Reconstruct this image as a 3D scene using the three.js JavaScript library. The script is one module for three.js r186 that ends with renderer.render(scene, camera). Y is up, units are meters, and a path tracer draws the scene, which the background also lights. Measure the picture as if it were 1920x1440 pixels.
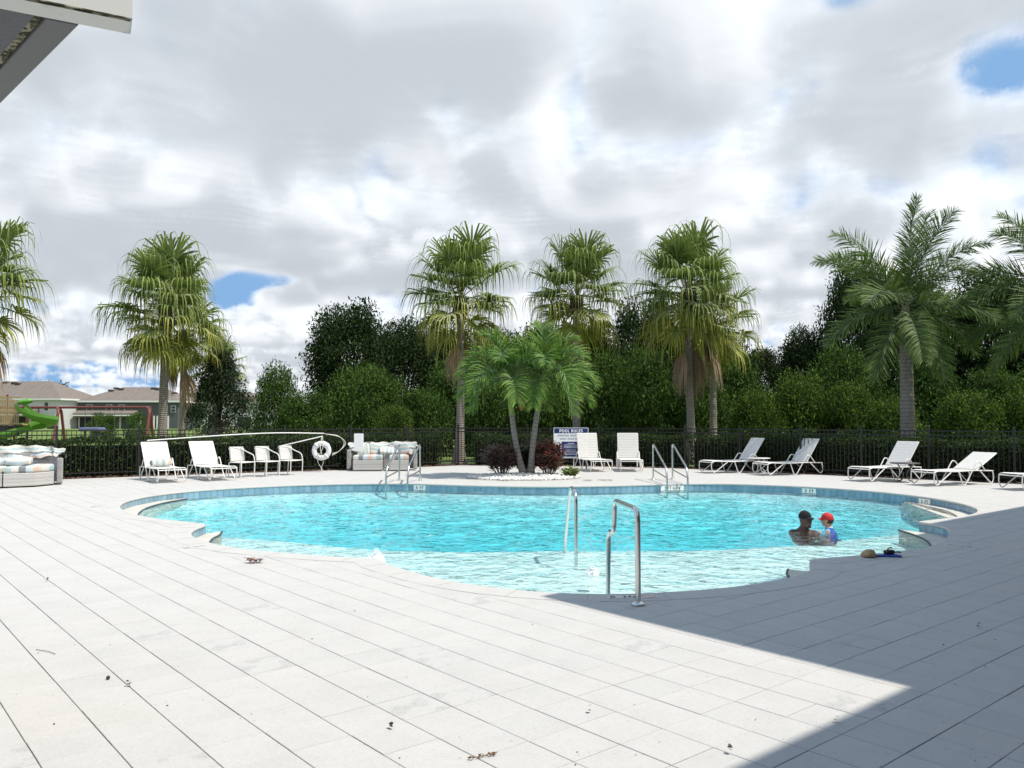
import * as THREE from 'three';
import { mergeGeometries } from 'three/addons/utils/BufferGeometryUtils.js';
import { RoundedBoxGeometry } from 'three/addons/geometries/RoundedBoxGeometry.js';
import { MarchingCubes } from 'three/addons/objects/MarchingCubes.js';

const scene = new THREE.Scene();
const renderer = new THREE.WebGLRenderer({ antialias: true });
renderer.toneMapping = THREE.LinearToneMapping;
renderer.toneMappingExposure = 1.06;
renderer.shadowMap.enabled = true;
const RAD = Math.PI / 180;

// ---------- camera: a standing photographer, lens tilted up a little
const camera = new THREE.PerspectiveCamera(50.18, 4 / 3, 0.1, 2500);
camera.position.set(0, 1.6, 0);
camera.rotation.set(2.494 * RAD, 0, 0);

// ---------- sun: from the right and a little behind, high
const SUN = new THREE.Vector3(0.93 * Math.cos(62 * RAD), Math.sin(62 * RAD), 0.36 * Math.cos(62 * RAD)).normalize();
const sun = new THREE.DirectionalLight(new THREE.Color(1.0, 0.935, 0.845), 5.0);
sun.position.copy(SUN).multiplyScalar(80);
sun.castShadow = true;
sun.shadow.radius = 1;
sun.shadow.mapSize.set(4096, 4096);
Object.assign(sun.shadow.camera, { left: -60, right: 60, top: 60, bottom: -60, near: 1, far: 220 });
scene.add(sun, sun.target);

// ---------- noise
function mulberry(a) { return () => { a |= 0; a = (a + 0x6d2b79f5) | 0; let t = Math.imul(a ^ (a >>> 15), 1 | a); t = (t + Math.imul(t ^ (t >>> 7), 61 | t)) ^ t; return ((t ^ (t >>> 14)) >>> 0) / 4294967296; }; }
const PERM = (() => { const r = mulberry(7), p = new Float32Array(65536); for (let i = 0; i < 65536; i++) p[i] = r(); return p; })();
function vnoise(x, y) {
  const xi = Math.floor(x), yi = Math.floor(y); let fx = x - xi, fy = y - yi;
  fx = fx * fx * fx * (fx * (fx * 6 - 15) + 10); fy = fy * fy * fy * (fy * (fy * 6 - 15) + 10);
  const a = xi & 255, b = (xi + 1) & 255, c = (yi & 255) << 8, d = ((yi + 1) & 255) << 8;
  const p = PERM[a + c], q = PERM[b + c], r = PERM[a + d], s = PERM[b + d];
  return p + (q - p) * fx + (r - p + (p - q - r + s) * fx) * fy;
}
function fbm(x, y, oct, gain = 0.5) { let s = 0, a = 0.5, t = 0; for (let i = 0; i < oct; i++) { s += a * vnoise(x, y); t += a; a *= gain; const nx = x * 1.616 + y * 1.18 + 17.3; y = y * 1.616 - x * 1.18 + 9.1; x = nx; } return s / t; }
function noise3(x, y, z) {
  const xi = Math.floor(x), yi = Math.floor(y), zi = Math.floor(z); let fx = x - xi, fy = y - yi, fz = z - zi;
  fx = fx * fx * (3 - 2 * fx); fy = fy * fy * (3 - 2 * fy); fz = fz * fz * (3 - 2 * fz);
  const A = Math.imul(xi, 73856093), A1 = Math.imul(xi + 1, 73856093), B = Math.imul(yi, 19349663), B1 = Math.imul(yi + 1, 19349663), C = Math.imul(zi, 83492791), C1 = Math.imul(zi + 1, 83492791);
  const h = (v) => PERM[(v ^ (v >>> 13)) & 65535];
  const a = h(A ^ B ^ C), b = h(A1 ^ B ^ C), c = h(A ^ B1 ^ C), d = h(A1 ^ B1 ^ C), e = h(A ^ B ^ C1), f = h(A1 ^ B ^ C1), g = h(A ^ B1 ^ C1), k = h(A1 ^ B1 ^ C1);
  const p = a + (b - a) * fx, q = c + (d - c) * fx, r = e + (f - e) * fx, s = g + (k - g) * fx, t = p + (q - p) * fy, u = r + (s - r) * fy;
  return t + (u - t) * fz;
}
function fbm3(x, y, z, oct) { let s = 0, a = 0.5, t = 0; for (let i = 0; i < oct; i++) { s += a * noise3(x, y, z); t += a; a *= 0.52; const nx = x * 1.6 + z * 1.2 + 7.3; z = z * 1.6 - x * 1.2 + 2.7; x = nx; y = y * 2.0 + 5.1; } return s / t; }
function bfbm3(x, y, z, oct) { let s = 0, a = 0.5, t = 0; for (let i = 0; i < oct; i++) { s += a * Math.abs(2 * noise3(x, y, z) - 1); t += a; a *= 0.5; const nx = x * 1.6 + z * 1.2 + 7.3; z = z * 1.6 - x * 1.2 + 2.7; x = nx; y = y * 2.0 + 5.1; } return s / t; }
function tnoise(u, v, n, seed) { // tiles over u, v in 0..1 with n cells
  const x = u * n, y = v * n, xi = Math.floor(x), yi = Math.floor(y); let fx = x - xi, fy = y - yi;
  fx = fx * fx * (3 - 2 * fx); fy = fy * fy * (3 - 2 * fy);
  const h = (i, j) => PERM[((((i % n) + n) % n) * 131 + (((j % n) + n) % n) * 517 + seed * 7919) & 65535];
  const p = h(xi, yi), q = h(xi + 1, yi), r = h(xi, yi + 1), s = h(xi + 1, yi + 1);
  return p + (q - p) * fx + (r - p + (p - q - r + s) * fx) * fy;
}
function tfbm(u, v, n, oct, seed) { let s = 0, a = 0.5, t = 0; for (let i = 0; i < oct; i++) { s += a * tnoise(u, v, n << i, seed + i); t += a; a *= 0.5; } return s / t; }
const clamp = (x, a = 0, b = 1) => Math.min(b, Math.max(a, x));
const sstep = (a, b, x) => { const t = clamp((x - a) / (b - a)); return t * t * (3 - 2 * t); };
const lerp = (a, b, t) => a + (b - a) * t;

// ---------- sky: a broken deck of cumulus over blue air, marched through a slab of cloud and lit by the sun
// banks of thicker (+) or thinner (-) cloud: azimuth (degrees right of ahead), elevation, half widths, change
const BANKS = [[-24, 12.2, 12, 1.7, 0.12], [-10, 12.0, 7, 1.6, 0.10], [8, 12.6, 8, 2.0, 0.12], [24, 11.8, 9, 1.6, 0.12], [5.4, 22.5, 6, 3.2, 0.05], [-15, 19.0, 5, 2.4, 0.05], [17, 19.5, 5, 5, 0.05], [-1, 15.6, 5, 2, 0.06], [28, 14, 5, 2, 0.03], [-27.5, 18.6, 5, 2.6, 0.045], [-29, 24, 8, 3, -0.03], [-10, 16.6, 1.3, 2.0, -0.07], [-14, 7.0, 4.0, 2.2, 0.03],
  [-19.0, 8.3, 1.6, 1.2, -0.22], [-17.0, 9.4, 2.6, 0.7, -0.16], [31.4, 20.4, 2.2, 1.8, -0.18], [22.6, 25.8, 2.4, 1.0, -0.12], [-8.8, 18.2, 1.6, 1.0, -0.09], [-27, 2.6, 9, 1.2, -0.14]];
function makeSky() {
  const W = 4096, H = 2048, data = new Float32Array(W * H * 4), Y0 = 1.0, Y1 = 2.3, OX = 37.4, OZ = 12.7;
  const sx = SUN.x, sy = SUN.y, sz = SUN.z;
  const field = (x, y, z, oct, thr) => { const h = (y - Y0) / (Y1 - Y0); if (h < 0 || h > 1) return 0; const n = 0.58 * fbm3(x * 0.58 + OX, y * 0.8 + 3, z * 0.58 + OZ, oct) + 0.42 * bfbm3(x * 1.7 + 8, y * 2.0, z * 1.7 + 5, oct - 1) * 1.15; const prof = sstep(0, 0.10, h) * (1 - 0.9 * h * h) ; return clamp((n - thr - 0.20 * h * h) * 14) * prof; };
  const shade = (i, j, out) => {
    const el = ((j + 0.5) / H - 0.5) * Math.PI, elD = el / RAD, ang = ((i + 0.5) / W - 0.5) * 2 * Math.PI, ce = Math.cos(el), x = Math.cos(ang) * ce, z = Math.sin(ang) * ce, y = Math.max(0.02, Math.sin(el));
    const az = Math.atan2(x, -z) / RAD; let cov = 0;
    if (Math.abs(az) < 60 && elD < 40) for (const b of BANKS) { const dx = (az - b[0]) / b[2], dy = (elD - b[1]) / b[3], r = dx * dx + dy * dy; if (r < 9) cov += b[4] * Math.exp(-r); }
    const t0 = Y0 / y, t1 = Math.min(Y1 / y, t0 + 16), n = Math.round(clamp((t1 - t0) / 0.13, 14, 64)), st = (t1 - t0) / n, mu = x * sx + y * sy + z * sz, ph = 0.85 + 0.25 * mu * mu;
    let T = 1, L = 0, A = 0; const jit = 0.3 + 0.4 * PERM[(Math.imul(i, 7919) ^ Math.imul(j, 104729)) & 65535];
    for (let k = 0; k < n && T > 0.03; k++) {
      const t = t0 + (k + jit) * st, px = x * t, py = y * t, pz = z * t, thr = 0.41 - cov, d = field(px, py, pz, 6, thr); if (d <= 0.001) continue;
      let tau = 0; for (const q of [0.1, 0.36]) tau += field(px + sx * q, py + sy * q, pz + sz * q, 3, thr) * (q * 1.25 + 0.03);
      const h = (py - Y0) / (Y1 - Y0), a = 1 - Math.exp(-d * st * 4.5), lit = (0.62 * Math.exp(-tau * 4.2) + 0.38 * Math.exp(-tau * 0.45)) * ph;
      L += T * a * lit; A += T * a * (0.55 + 0.45 * h); T *= 1 - a;
    }
    const blue = [0.24, 0.44, 0.74];
    const C = [0.90 * L + 0.50 * A, 0.89 * L + 0.57 * A, 0.87 * L + 0.66 * A];
    for (let c = 0; c < 3; c++) out[c] = Math.min(1.0, C[c]) + T * blue[c];
    return out;
  };
  const o3 = [0, 0, 0], put = (i, j, v) => { const o = (j * W + ((i % W) + W) % W) * 4; data[o] = v[0]; data[o + 1] = v[1]; data[o + 2] = v[2]; data[o + 3] = 1; };
  const jH = Math.floor((0.5 - 3 / 180) * H), j2 = Math.floor((0.5 + 34 / 180) * H), i1 = Math.floor(W * (0.25 - 40 / 360)), i2 = Math.floor(W * (0.25 + 40 / 360)); // ahead (-z) lies a quarter of the way round
  for (let j = 0; j < jH; j++) for (let i = 0; i < W; i++) put(i, j, [0.20, 0.23, 0.2]);
  const S = 8; // elsewhere every eighth point, blended
  const gw = Math.ceil(W / S), gh = Math.ceil((H - jH) / S) + 1, coarse = []; for (let b = 0; b < gh; b++) for (let a = 0; a < gw; a++) coarse.push(shade(a * S, Math.min(H - 1, jH + b * S), []));
  for (let j = jH; j < H; j++) for (let i = 0; i < W; i++) {
    if (i >= i1 && i <= i2 && j <= j2) { put(i, j, shade(i, j, o3)); continue; }
    const u = i / S, v = (j - jH) / S, a = Math.floor(u), b = Math.min(gh - 2, Math.floor(v)), fu = u - a, fv = clamp(v - b), p = coarse[b * gw + a % gw], q = coarse[b * gw + (a + 1) % gw], r = coarse[(b + 1) * gw + a % gw], s = coarse[(b + 1) * gw + (a + 1) % gw];
    put(i, j, [0, 1, 2].map((c) => lerp(lerp(p[c], q[c], fu), lerp(r[c], s[c], fu), fv)));
  }
  const t = new THREE.DataTexture(data, W, H, THREE.RGBAFormat, THREE.FloatType);
  t.mapping = THREE.EquirectangularReflectionMapping; t.magFilter = THREE.LinearFilter; t.minFilter = THREE.LinearFilter; t.needsUpdate = true;
  return t;
}
const SKY = makeSky();
scene.background = SKY; scene.environment = SKY;

// ---------- helpers
const V = (x, y, z) => new THREE.Vector3(x, y, z);
const P = (X, Z, y = 0) => new THREE.Vector3(X, y, -Z);        // X to the right, Z metres ahead, y up
const taken = {};
function numbered(n) { const k = taken[n] = (taken[n] ?? -1) + 1; return k ? `${n}_${String(k).padStart(3, '0')}` : n; }
function shadows(m) { m.castShadow = true; m.receiveShadow = true; return m; }
function mesh(name, geo, mat, parent) { const m = shadows(new THREE.Mesh(geo, mat)); m.name = name; parent.add(m); return m; }
function group(name, parent) { const g = new THREE.Group(); g.name = name; parent.add(g); return g; }
function thing(name, label, category, pos, turn = 0, grp) { const g = new THREE.Group(); g.name = numbered(name); if (pos) g.position.copy(pos); g.rotation.y = turn; g.userData = { label, category }; if (grp) g.userData.group = grp; scene.add(g); return g; }
function single(name, geo, mat, label, category, pos, turn = 0, grp) { const m = shadows(new THREE.Mesh(geo, mat)); m.name = numbered(name); if (pos) m.position.copy(pos); m.rotation.y = turn; m.userData = { label, category }; if (grp) m.userData.group = grp; scene.add(m); return m; }
function structure(name, geo, mat) { const m = shadows(new THREE.Mesh(geo, mat)); m.name = numbered(name); m.userData = { kind: 'structure' }; scene.add(m); return m; }
function structGroup(name) { const g = new THREE.Group(); g.name = numbered(name); g.userData = { kind: 'structure' }; scene.add(g); return g; }
function copyOf(src, pos, turn, label) { const c = src.clone(); c.name = numbered(src.name.replace(/_\d{3}$/, '')); c.position.copy(pos); c.rotation.y = turn; c.userData = { ...src.userData }; if (label) c.userData.label = label; scene.add(c); return c; }
function merge(list) { const a = list.map((g) => { const h = g.index ? g.toNonIndexed() : g; for (const k of Object.keys(h.attributes)) if (!['position', 'normal', 'uv', 'color'].includes(k)) h.deleteAttribute(k); if (!h.attributes.uv) h.setAttribute('uv', new THREE.BufferAttribute(new Float32Array(h.attributes.position.count * 2), 2)); return h; }); return a.length === 1 ? a[0] : mergeGeometries(a); }
function box(w, h, d, x = 0, y = 0, z = 0, ry = 0, rx = 0, rz = 0) { const g = new THREE.BoxGeometry(w, h, d); if (rx) g.rotateX(rx); if (rz) g.rotateZ(rz); if (ry) g.rotateY(ry); g.translate(x, y, z); return g; }
function rbox(w, h, d, r, x = 0, y = 0, z = 0, seg = 2) { const g = new RoundedBoxGeometry(w, h, d, seg, r); g.translate(x, y, z); return g; }
function cyl(r0, r1, h, x, y, z, seg = 12) { const g = new THREE.CylinderGeometry(r1, r0, h, seg); g.translate(x, y + h / 2, z); return g; }
function fillet(pts, r, n = 5) { // polyline with rounded corners
  const out = [pts[0].clone()];
  for (let i = 1; i < pts.length - 1; i++) {
    const a = pts[i - 1], b = pts[i], c = pts[i + 1], u = a.clone().sub(b), v = c.clone().sub(b), k = Math.min(r, u.length() * 0.48, v.length() * 0.48);
    u.setLength(k).add(b); v.setLength(k).add(b);
    for (let t = 0; t <= n; t++) { const s = t / n; out.push(u.clone().multiplyScalar((1 - s) * (1 - s)).addScaledVector(b, 2 * s * (1 - s)).addScaledVector(v, s * s)); }
  }
  out.push(pts[pts.length - 1].clone()); return out;
}
function tubeAlong(pts, rad, seg = 8, caps = true) { // pts with radius number or function of 0..1
  const n = pts.length, pos = [], nor = [], uv = [], idx = []; let N = null, len = 0;
  for (let i = 0; i < n; i++) {
    const T = (i === 0 ? pts[1].clone().sub(pts[0]) : i === n - 1 ? pts[i].clone().sub(pts[i - 1]) : pts[i + 1].clone().sub(pts[i - 1])).normalize();
    if (!N) { N = Math.abs(T.y) < 0.9 ? V(0, 1, 0) : V(1, 0, 0); }
    N = N.sub(T.clone().multiplyScalar(N.dot(T))).normalize(); const Bn = T.clone().cross(N);
    if (i) len += pts[i].distanceTo(pts[i - 1]);
    const r = typeof rad === 'function' ? rad(i / (n - 1)) : rad;
    for (let k = 0; k <= seg; k++) { const a = k / seg * 2 * Math.PI, d = N.clone().multiplyScalar(Math.cos(a)).addScaledVector(Bn, Math.sin(a)); pos.push(pts[i].x + d.x * r, pts[i].y + d.y * r, pts[i].z + d.z * r); nor.push(d.x, d.y, d.z); uv.push(k / seg, len); }
  }
  for (let i = 0; i < n - 1; i++) for (let k = 0; k < seg; k++) { const a = i * (seg + 1) + k, b = a + seg + 1; idx.push(a, a + 1, b, b, a + 1, b + 1); }
  if (caps) for (const [i, s] of [[0, 1], [n - 1, -1]]) { const c = pos.length / 3, T = (i ? pts[i].clone().sub(pts[i - 1]) : pts[0].clone().sub(pts[1])).normalize(); pos.push(pts[i].x, pts[i].y, pts[i].z); nor.push(T.x, T.y, T.z); uv.push(0.5, 0.5); const base = pos.length / 3; for (let k = 0; k <= seg; k++) { const q = (i * (seg + 1) + k) * 3; pos.push(pos[q], pos[q + 1], pos[q + 2]); nor.push(T.x, T.y, T.z); uv.push(0, 0); } for (let k = 0; k < seg; k++) s > 0 ? idx.push(c, base + k + 1, base + k) : idx.push(c, base + k, base + k + 1); }
  const g = new THREE.BufferGeometry(); g.setAttribute('position', new THREE.Float32BufferAttribute(pos, 3)); g.setAttribute('normal', new THREE.Float32BufferAttribute(nor, 3)); g.setAttribute('uv', new THREE.Float32BufferAttribute(uv, 2)); g.setIndex(idx); return g;
}
const rod = (pts, r, fr = 0.08, seg = 8) => tubeAlong(fillet(pts, fr), r, seg);
function triGeo(pos, uv, col) { const g = new THREE.BufferGeometry(); g.setAttribute('position', new THREE.Float32BufferAttribute(pos, 3)); g.setAttribute('uv', new THREE.Float32BufferAttribute(uv ?? new Float32Array(pos.length / 3 * 2), 2)); if (col) g.setAttribute('color', new THREE.Float32BufferAttribute(col, 3)); g.computeVertexNormals(); return g; }
function planarUV(g, su, sv, axes = 'xz', ou = 0, ov = 0) { const p = g.attributes.position, uv = new Float32Array(p.count * 2), I = { x: 0, y: 1, z: 2 }; for (let i = 0; i < p.count; i++) { uv[i * 2] = p.array[i * 3 + I[axes[0]]] * su + ou; uv[i * 2 + 1] = p.array[i * 3 + I[axes[1]]] * sv + ov; } g.setAttribute('uv', new THREE.BufferAttribute(uv, 2)); return g; }
function flatShape(pts, holes, y) { const s = new THREE.Shape(pts.map((p) => new THREE.Vector2(p[0], p[1]))); for (const h of holes) s.holes.push(new THREE.Path(h.map((p) => new THREE.Vector2(p[0], p[1])))); const g = new THREE.ShapeGeometry(s); g.rotateX(-Math.PI / 2); g.translate(0, y, 0); return planarUV(g, 1, 1); } // [X, Z] -> x, -z
function slab(pts, y0, y1, bevel = 0) { // extruded [X, Z] outline
  const s = new THREE.Shape(pts.map((p) => new THREE.Vector2(p[0], p[1])));
  const g = new THREE.ExtrudeGeometry(s, { depth: y1 - y0 - 2 * bevel, bevelEnabled: bevel > 0, bevelThickness: bevel, bevelSize: bevel, bevelOffset: -bevel, bevelSegments: 2, steps: 1 });
  g.rotateX(-Math.PI / 2); g.translate(0, y0 + bevel, 0); return planarUV(g, 1, 1);
}
function catmull(pts, per = 8, closed = false) { const c = new THREE.CatmullRomCurve3(pts.map((p) => V(p[0], 0, p[1])), closed, 'centripetal'); return c.getPoints(per * (pts.length - (closed ? 0 : 1))).map((v) => [v.x, v.z]); }
function segDist(x, z, a, b) { const dx = b[0] - a[0], dz = b[1] - a[1], t = clamp(((x - a[0]) * dx + (z - a[1]) * dz) / (dx * dx + dz * dz || 1)), qx = a[0] + dx * t, qz = a[1] + dz * t; return [Math.hypot(x - qx, z - qz), qx, qz]; }
function nearest(x, z, poly, closed = true) { let best = [1e9, 0, 0]; const n = poly.length; for (let i = 0; i < (closed ? n : n - 1); i++) { const d = segDist(x, z, poly[i], poly[(i + 1) % n]); if (d[0] < best[0]) best = d; } return best; }
function inside(x, z, poly) { let c = false; for (let i = 0, j = poly.length - 1; i < poly.length; j = i++) { const a = poly[i], b = poly[j]; if ((a[1] > z) !== (b[1] > z) && x < (b[0] - a[0]) * (z - a[1]) / (b[1] - a[1]) + a[0]) c = !c; } return c; }
function offsetLine(pts, d) { return pts.map((p, i) => { const a = pts[Math.max(0, i - 1)], b = pts[Math.min(pts.length - 1, i + 1)]; const n1 = i ? norm2([p[1] - a[1], a[0] - p[0]]) : null, n2 = i < pts.length - 1 ? norm2([b[1] - p[1], p[0] - b[0]]) : null; const m = n1 && n2 ? norm2([n1[0] + n2[0], n1[1] + n2[1]]) : n1 || n2, k = n1 && n2 ? 1 / Math.max(0.5, m[0] * n1[0] + m[1] * n1[1]) : 1; return [p[0] - m[0] * d * k, p[1] - m[1] * d * k]; }); }
function norm2(v) { const l = Math.hypot(v[0], v[1]) || 1; return [v[0] / l, v[1] / l]; }
function tex(size, fn, srgb = true, sx = size) { // fn(u, v) -> [r, g, b] linear, or one number
  const d = new Uint8Array(sx * size * 4), enc = (c) => Math.round(255 * (srgb ? (c <= 0.0031308 ? c * 12.92 : 1.055 * Math.pow(c, 1 / 2.4) - 0.055) : c));
  for (let j = 0; j < size; j++) for (let i = 0; i < sx; i++) { let c = fn((i + 0.5) / sx, (j + 0.5) / size); if (typeof c === 'number') c = [c, c, c]; const o = (j * sx + i) * 4; d[o] = enc(clamp(c[0])); d[o + 1] = enc(clamp(c[1])); d[o + 2] = enc(clamp(c[2])); d[o + 3] = 255; }
  const t = new THREE.DataTexture(d, sx, size); t.wrapS = t.wrapT = THREE.RepeatWrapping; t.magFilter = THREE.LinearFilter; t.minFilter = THREE.LinearMipmapLinearFilter; t.generateMipmaps = true; if (srgb) t.colorSpace = THREE.SRGBColorSpace; t.needsUpdate = true; return t;
}
const rep = (t, x, y = x) => { const c = t.clone(); c.repeat.set(x, y); c.needsUpdate = true; return c; };
const lin = (r, g, b) => new THREE.Color().setRGB(r, g, b);
const std = (r, g, b, rough = 0.8, more = {}) => new THREE.MeshStandardMaterial({ color: lin(r, g, b), roughness: rough, ...more });
const leafMat = (r, g, b, more = {}) => new THREE.MeshPhysicalMaterial({ color: lin(r, g, b), roughness: 0.92, transmission: 0.32, thickness: 0, clearcoat: 0.35, clearcoatRoughness: 0.38, side: THREE.DoubleSide, ...more });

// =====================================================================  THE SETTING
const sA = Math.sin(40.1 * RAD), cA = Math.cos(40.1 * RAD);
const AB = (a, b) => [-sA * a + cA * b, cA * a + sA * b];           // paving axes -> [X, Z]
const toA = (X, Z) => -sA * X + cA * Z, toB = (X, Z) => cA * X + sA * Z;

const FENCE = [[-17.2, 18.6], [-12.3, 22.2], [-8.9, 24.5], [-5.2, 26.5], [-1.9, 29.0], [3.0, 28.3], [5.7, 27.1], [8.6, 24.5], [11.2, 22.1], [15.6, 18.0]];
const DECK = [...offsetLine(FENCE, -0.16), [17.2, 10], [17.2, -9], [-17.2, -9]];
const POOL_ARCS = [
  [[-4.70, 12.62], [-4.98, 12.87], [-5.7, 13.33], [-6.45, 14.0], [-7.0, 14.75], [-7.42, 15.6], [-7.66, 16.6], [-7.6, 17.7], [-7.1, 18.8], [-6.2, 19.7], [-5.0, 20.4], [-3.7, 20.75], [-2.6, 20.75], [-1.5, 20.35], [-0.26, 19.97], [1, 19.86], [2.34, 20.08], [3.71, 20.5], [4.97, 20.72], [5.95, 20.45], [7.14, 19.7], [8.1, 18.5], [8.58, 17.1], [8.62, 15.9], [8.38, 14.85], [7.9, 14.08], [7.26, 13.55], [6.42, 13.0]],
  [[6.42, 13.0], [6.5, 12.6], [6.42, 12.15], [6.16, 11.6], [5.85, 11.1], [5.5, 10.65], [5.2, 10.36], [4.8, 10.08], [4.1, 9.76], [3.43, 9.47]],
  [[3.43, 9.47], [3.31, 9.15], [3.18, 8.8], [2.93, 8.48], [2.5, 8.14], [1.86, 7.81], [1.18, 7.63], [0.69, 7.61], [0.2, 7.72], [-0.31, 7.98], [-0.75, 8.34], [-1.1, 8.76], [-1.36, 9.12], [-1.55, 9.52]],
  [[-1.55, 9.52], [-2.26, 9.74], [-2.98, 10.05], [-3.46, 10.32], [-3.86, 10.66], [-4.15, 11.0], [-4.42, 11.38], [-4.6, 11.8], [-4.68, 12.2], [-4.70, 12.62]],
];
const ARCS = POOL_ARCS.map((a) => catmull(a, 7));
const POOL = ARCS.flatMap((a) => a.slice(0, -1));
const WATER = -0.16;

// ---- textures of the ground
const paverTex = tex(1024, (u, v) => {
  const m = tfbm(u, v, 6, 4, 3) - 0.5, fine = tfbm(u, v, 96, 2, 21) - 0.5, pit = tnoise(u, v, 220, 5), pit2 = tnoise(u, v, 90, 15);
  let k = 1 + m * 0.10 + fine * 0.10; if (pit > 0.94) k *= 0.74; if (pit2 > 0.972) k *= 0.6; if (pit < 0.05) k *= 1.07;
  return [0.47 * k, 0.463 * k, 0.444 * k];
});
const paverBump = tex(512, (u, v) => 0.5 + (tfbm(u, v, 40, 4, 8) - 0.5) * 0.8 - (tnoise(u, v, 128, 5) > 0.93 ? 0.3 : 0), false);
const stainTex = tex(512, (u, v) => { const s = sstep(0.48, 0.66, tfbm(u, v, 5, 5, 44)), f = tfbm(u, v, 70, 2, 9) - 0.5, k = 1 + f * 0.14 - s * (0.13 + f * 0.5); return [0.465 * k, 0.46 * k, 0.445 * k]; });
const paverMats = [[1, 1, 1], [0.985, 0.985, 0.985], [1.0, 0.993, 0.98], [0.972, 0.975, 0.98]].map((c) => new THREE.MeshStandardMaterial({ color: lin(...c), map: rep(paverTex, 0.8), bumpMap: rep(paverBump, 1.7), bumpScale: 0.0012, roughness: 0.88 }));
const stainMat = new THREE.MeshStandardMaterial({ map: rep(stainTex, 1.7), bumpMap: rep(paverBump, 1.7), bumpScale: 0.0015, roughness: 0.9 });
const jointMat = new THREE.MeshStandardMaterial({ map: tex(256, (u, v) => { const k = 0.7 + tfbm(u, v, 30, 3, 2) * 0.6; return [0.30 * k, 0.29 * k, 0.27 * k]; }), roughness: 1 });
const grassTex = tex(512, (u, v) => { const a = tfbm(u, v, 8, 4, 31), b = tfbm(u, v, 90, 3, 12), k = 0.55 + b * 0.9; return [lerp(0.10, 0.15, a) * k, lerp(0.17, 0.21, a) * k, 0.035 * k]; });

// ---- lawn out to the horizon, with the deck left out of it
{
  const R = 900, ring = []; for (let i = 0; i < 64; i++) ring.push([R * Math.cos(i / 32 * Math.PI), R * Math.sin(i / 32 * Math.PI)]);
  structure('lawn', flatShape(ring, [DECK.slice().reverse()], -0.03), new THREE.MeshStandardMaterial({ map: rep(grassTex, 0.4), bumpMap: rep(paverBump, 0.9), bumpScale: 0.04, roughness: 1 }));
  const bed = [...offsetLine(FENCE, -0.14), ...offsetLine(FENCE, 1.5).reverse()];
  const bedG = structGroup('planting_bed');
  mesh('mulch', flatShape(bed, [], -0.012), new THREE.MeshStandardMaterial({ map: tex(256, (u, v) => { const k = 0.4 + tfbm(u, v, 40, 3, 77) * 1.2; return [0.075 * k, 0.05 * k, 0.04 * k]; }), bumpMap: rep(paverBump, 6), bumpScale: 0.02, roughness: 1 }), bedG);
  const r = mulberry(51), chips = new THREE.InstancedMesh(new THREE.BoxGeometry(0.06, 0.012, 0.022), std(0.12, 0.075, 0.055, 1), 3200), m = new THREE.Matrix4(), q = new THREE.Quaternion(), e = new THREE.Euler(), c = new THREE.Color();
  let n = 0; while (n < 3200) { const i = Math.floor(r() * (FENCE.length - 1)), t = r(), a = FENCE[i], b = FENCE[i + 1], nn = norm2([b[1] - a[1], a[0] - b[0]]), d = -0.1 + r() * 0.6, X = lerp(a[0], b[0], t) - nn[0] * d, Z = lerp(a[1], b[1], t) - nn[1] * d; e.set(r() * 0.7, r() * 6.3, r() * 0.7); q.setFromEuler(e); m.compose(P(X, Z, 0.0 + r() * 0.02), q, V(0.6 + r(), 1, 0.6 + r())); chips.setMatrixAt(n, m); const k = 0.4 + r() * 1.4; chips.setColorAt(n, c.setRGB(k, k, k)); n++; }
  chips.name = 'mulch_chips'; chips.userData.kind = 'stuff'; shadows(chips); bedG.add(chips);
}

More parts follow.
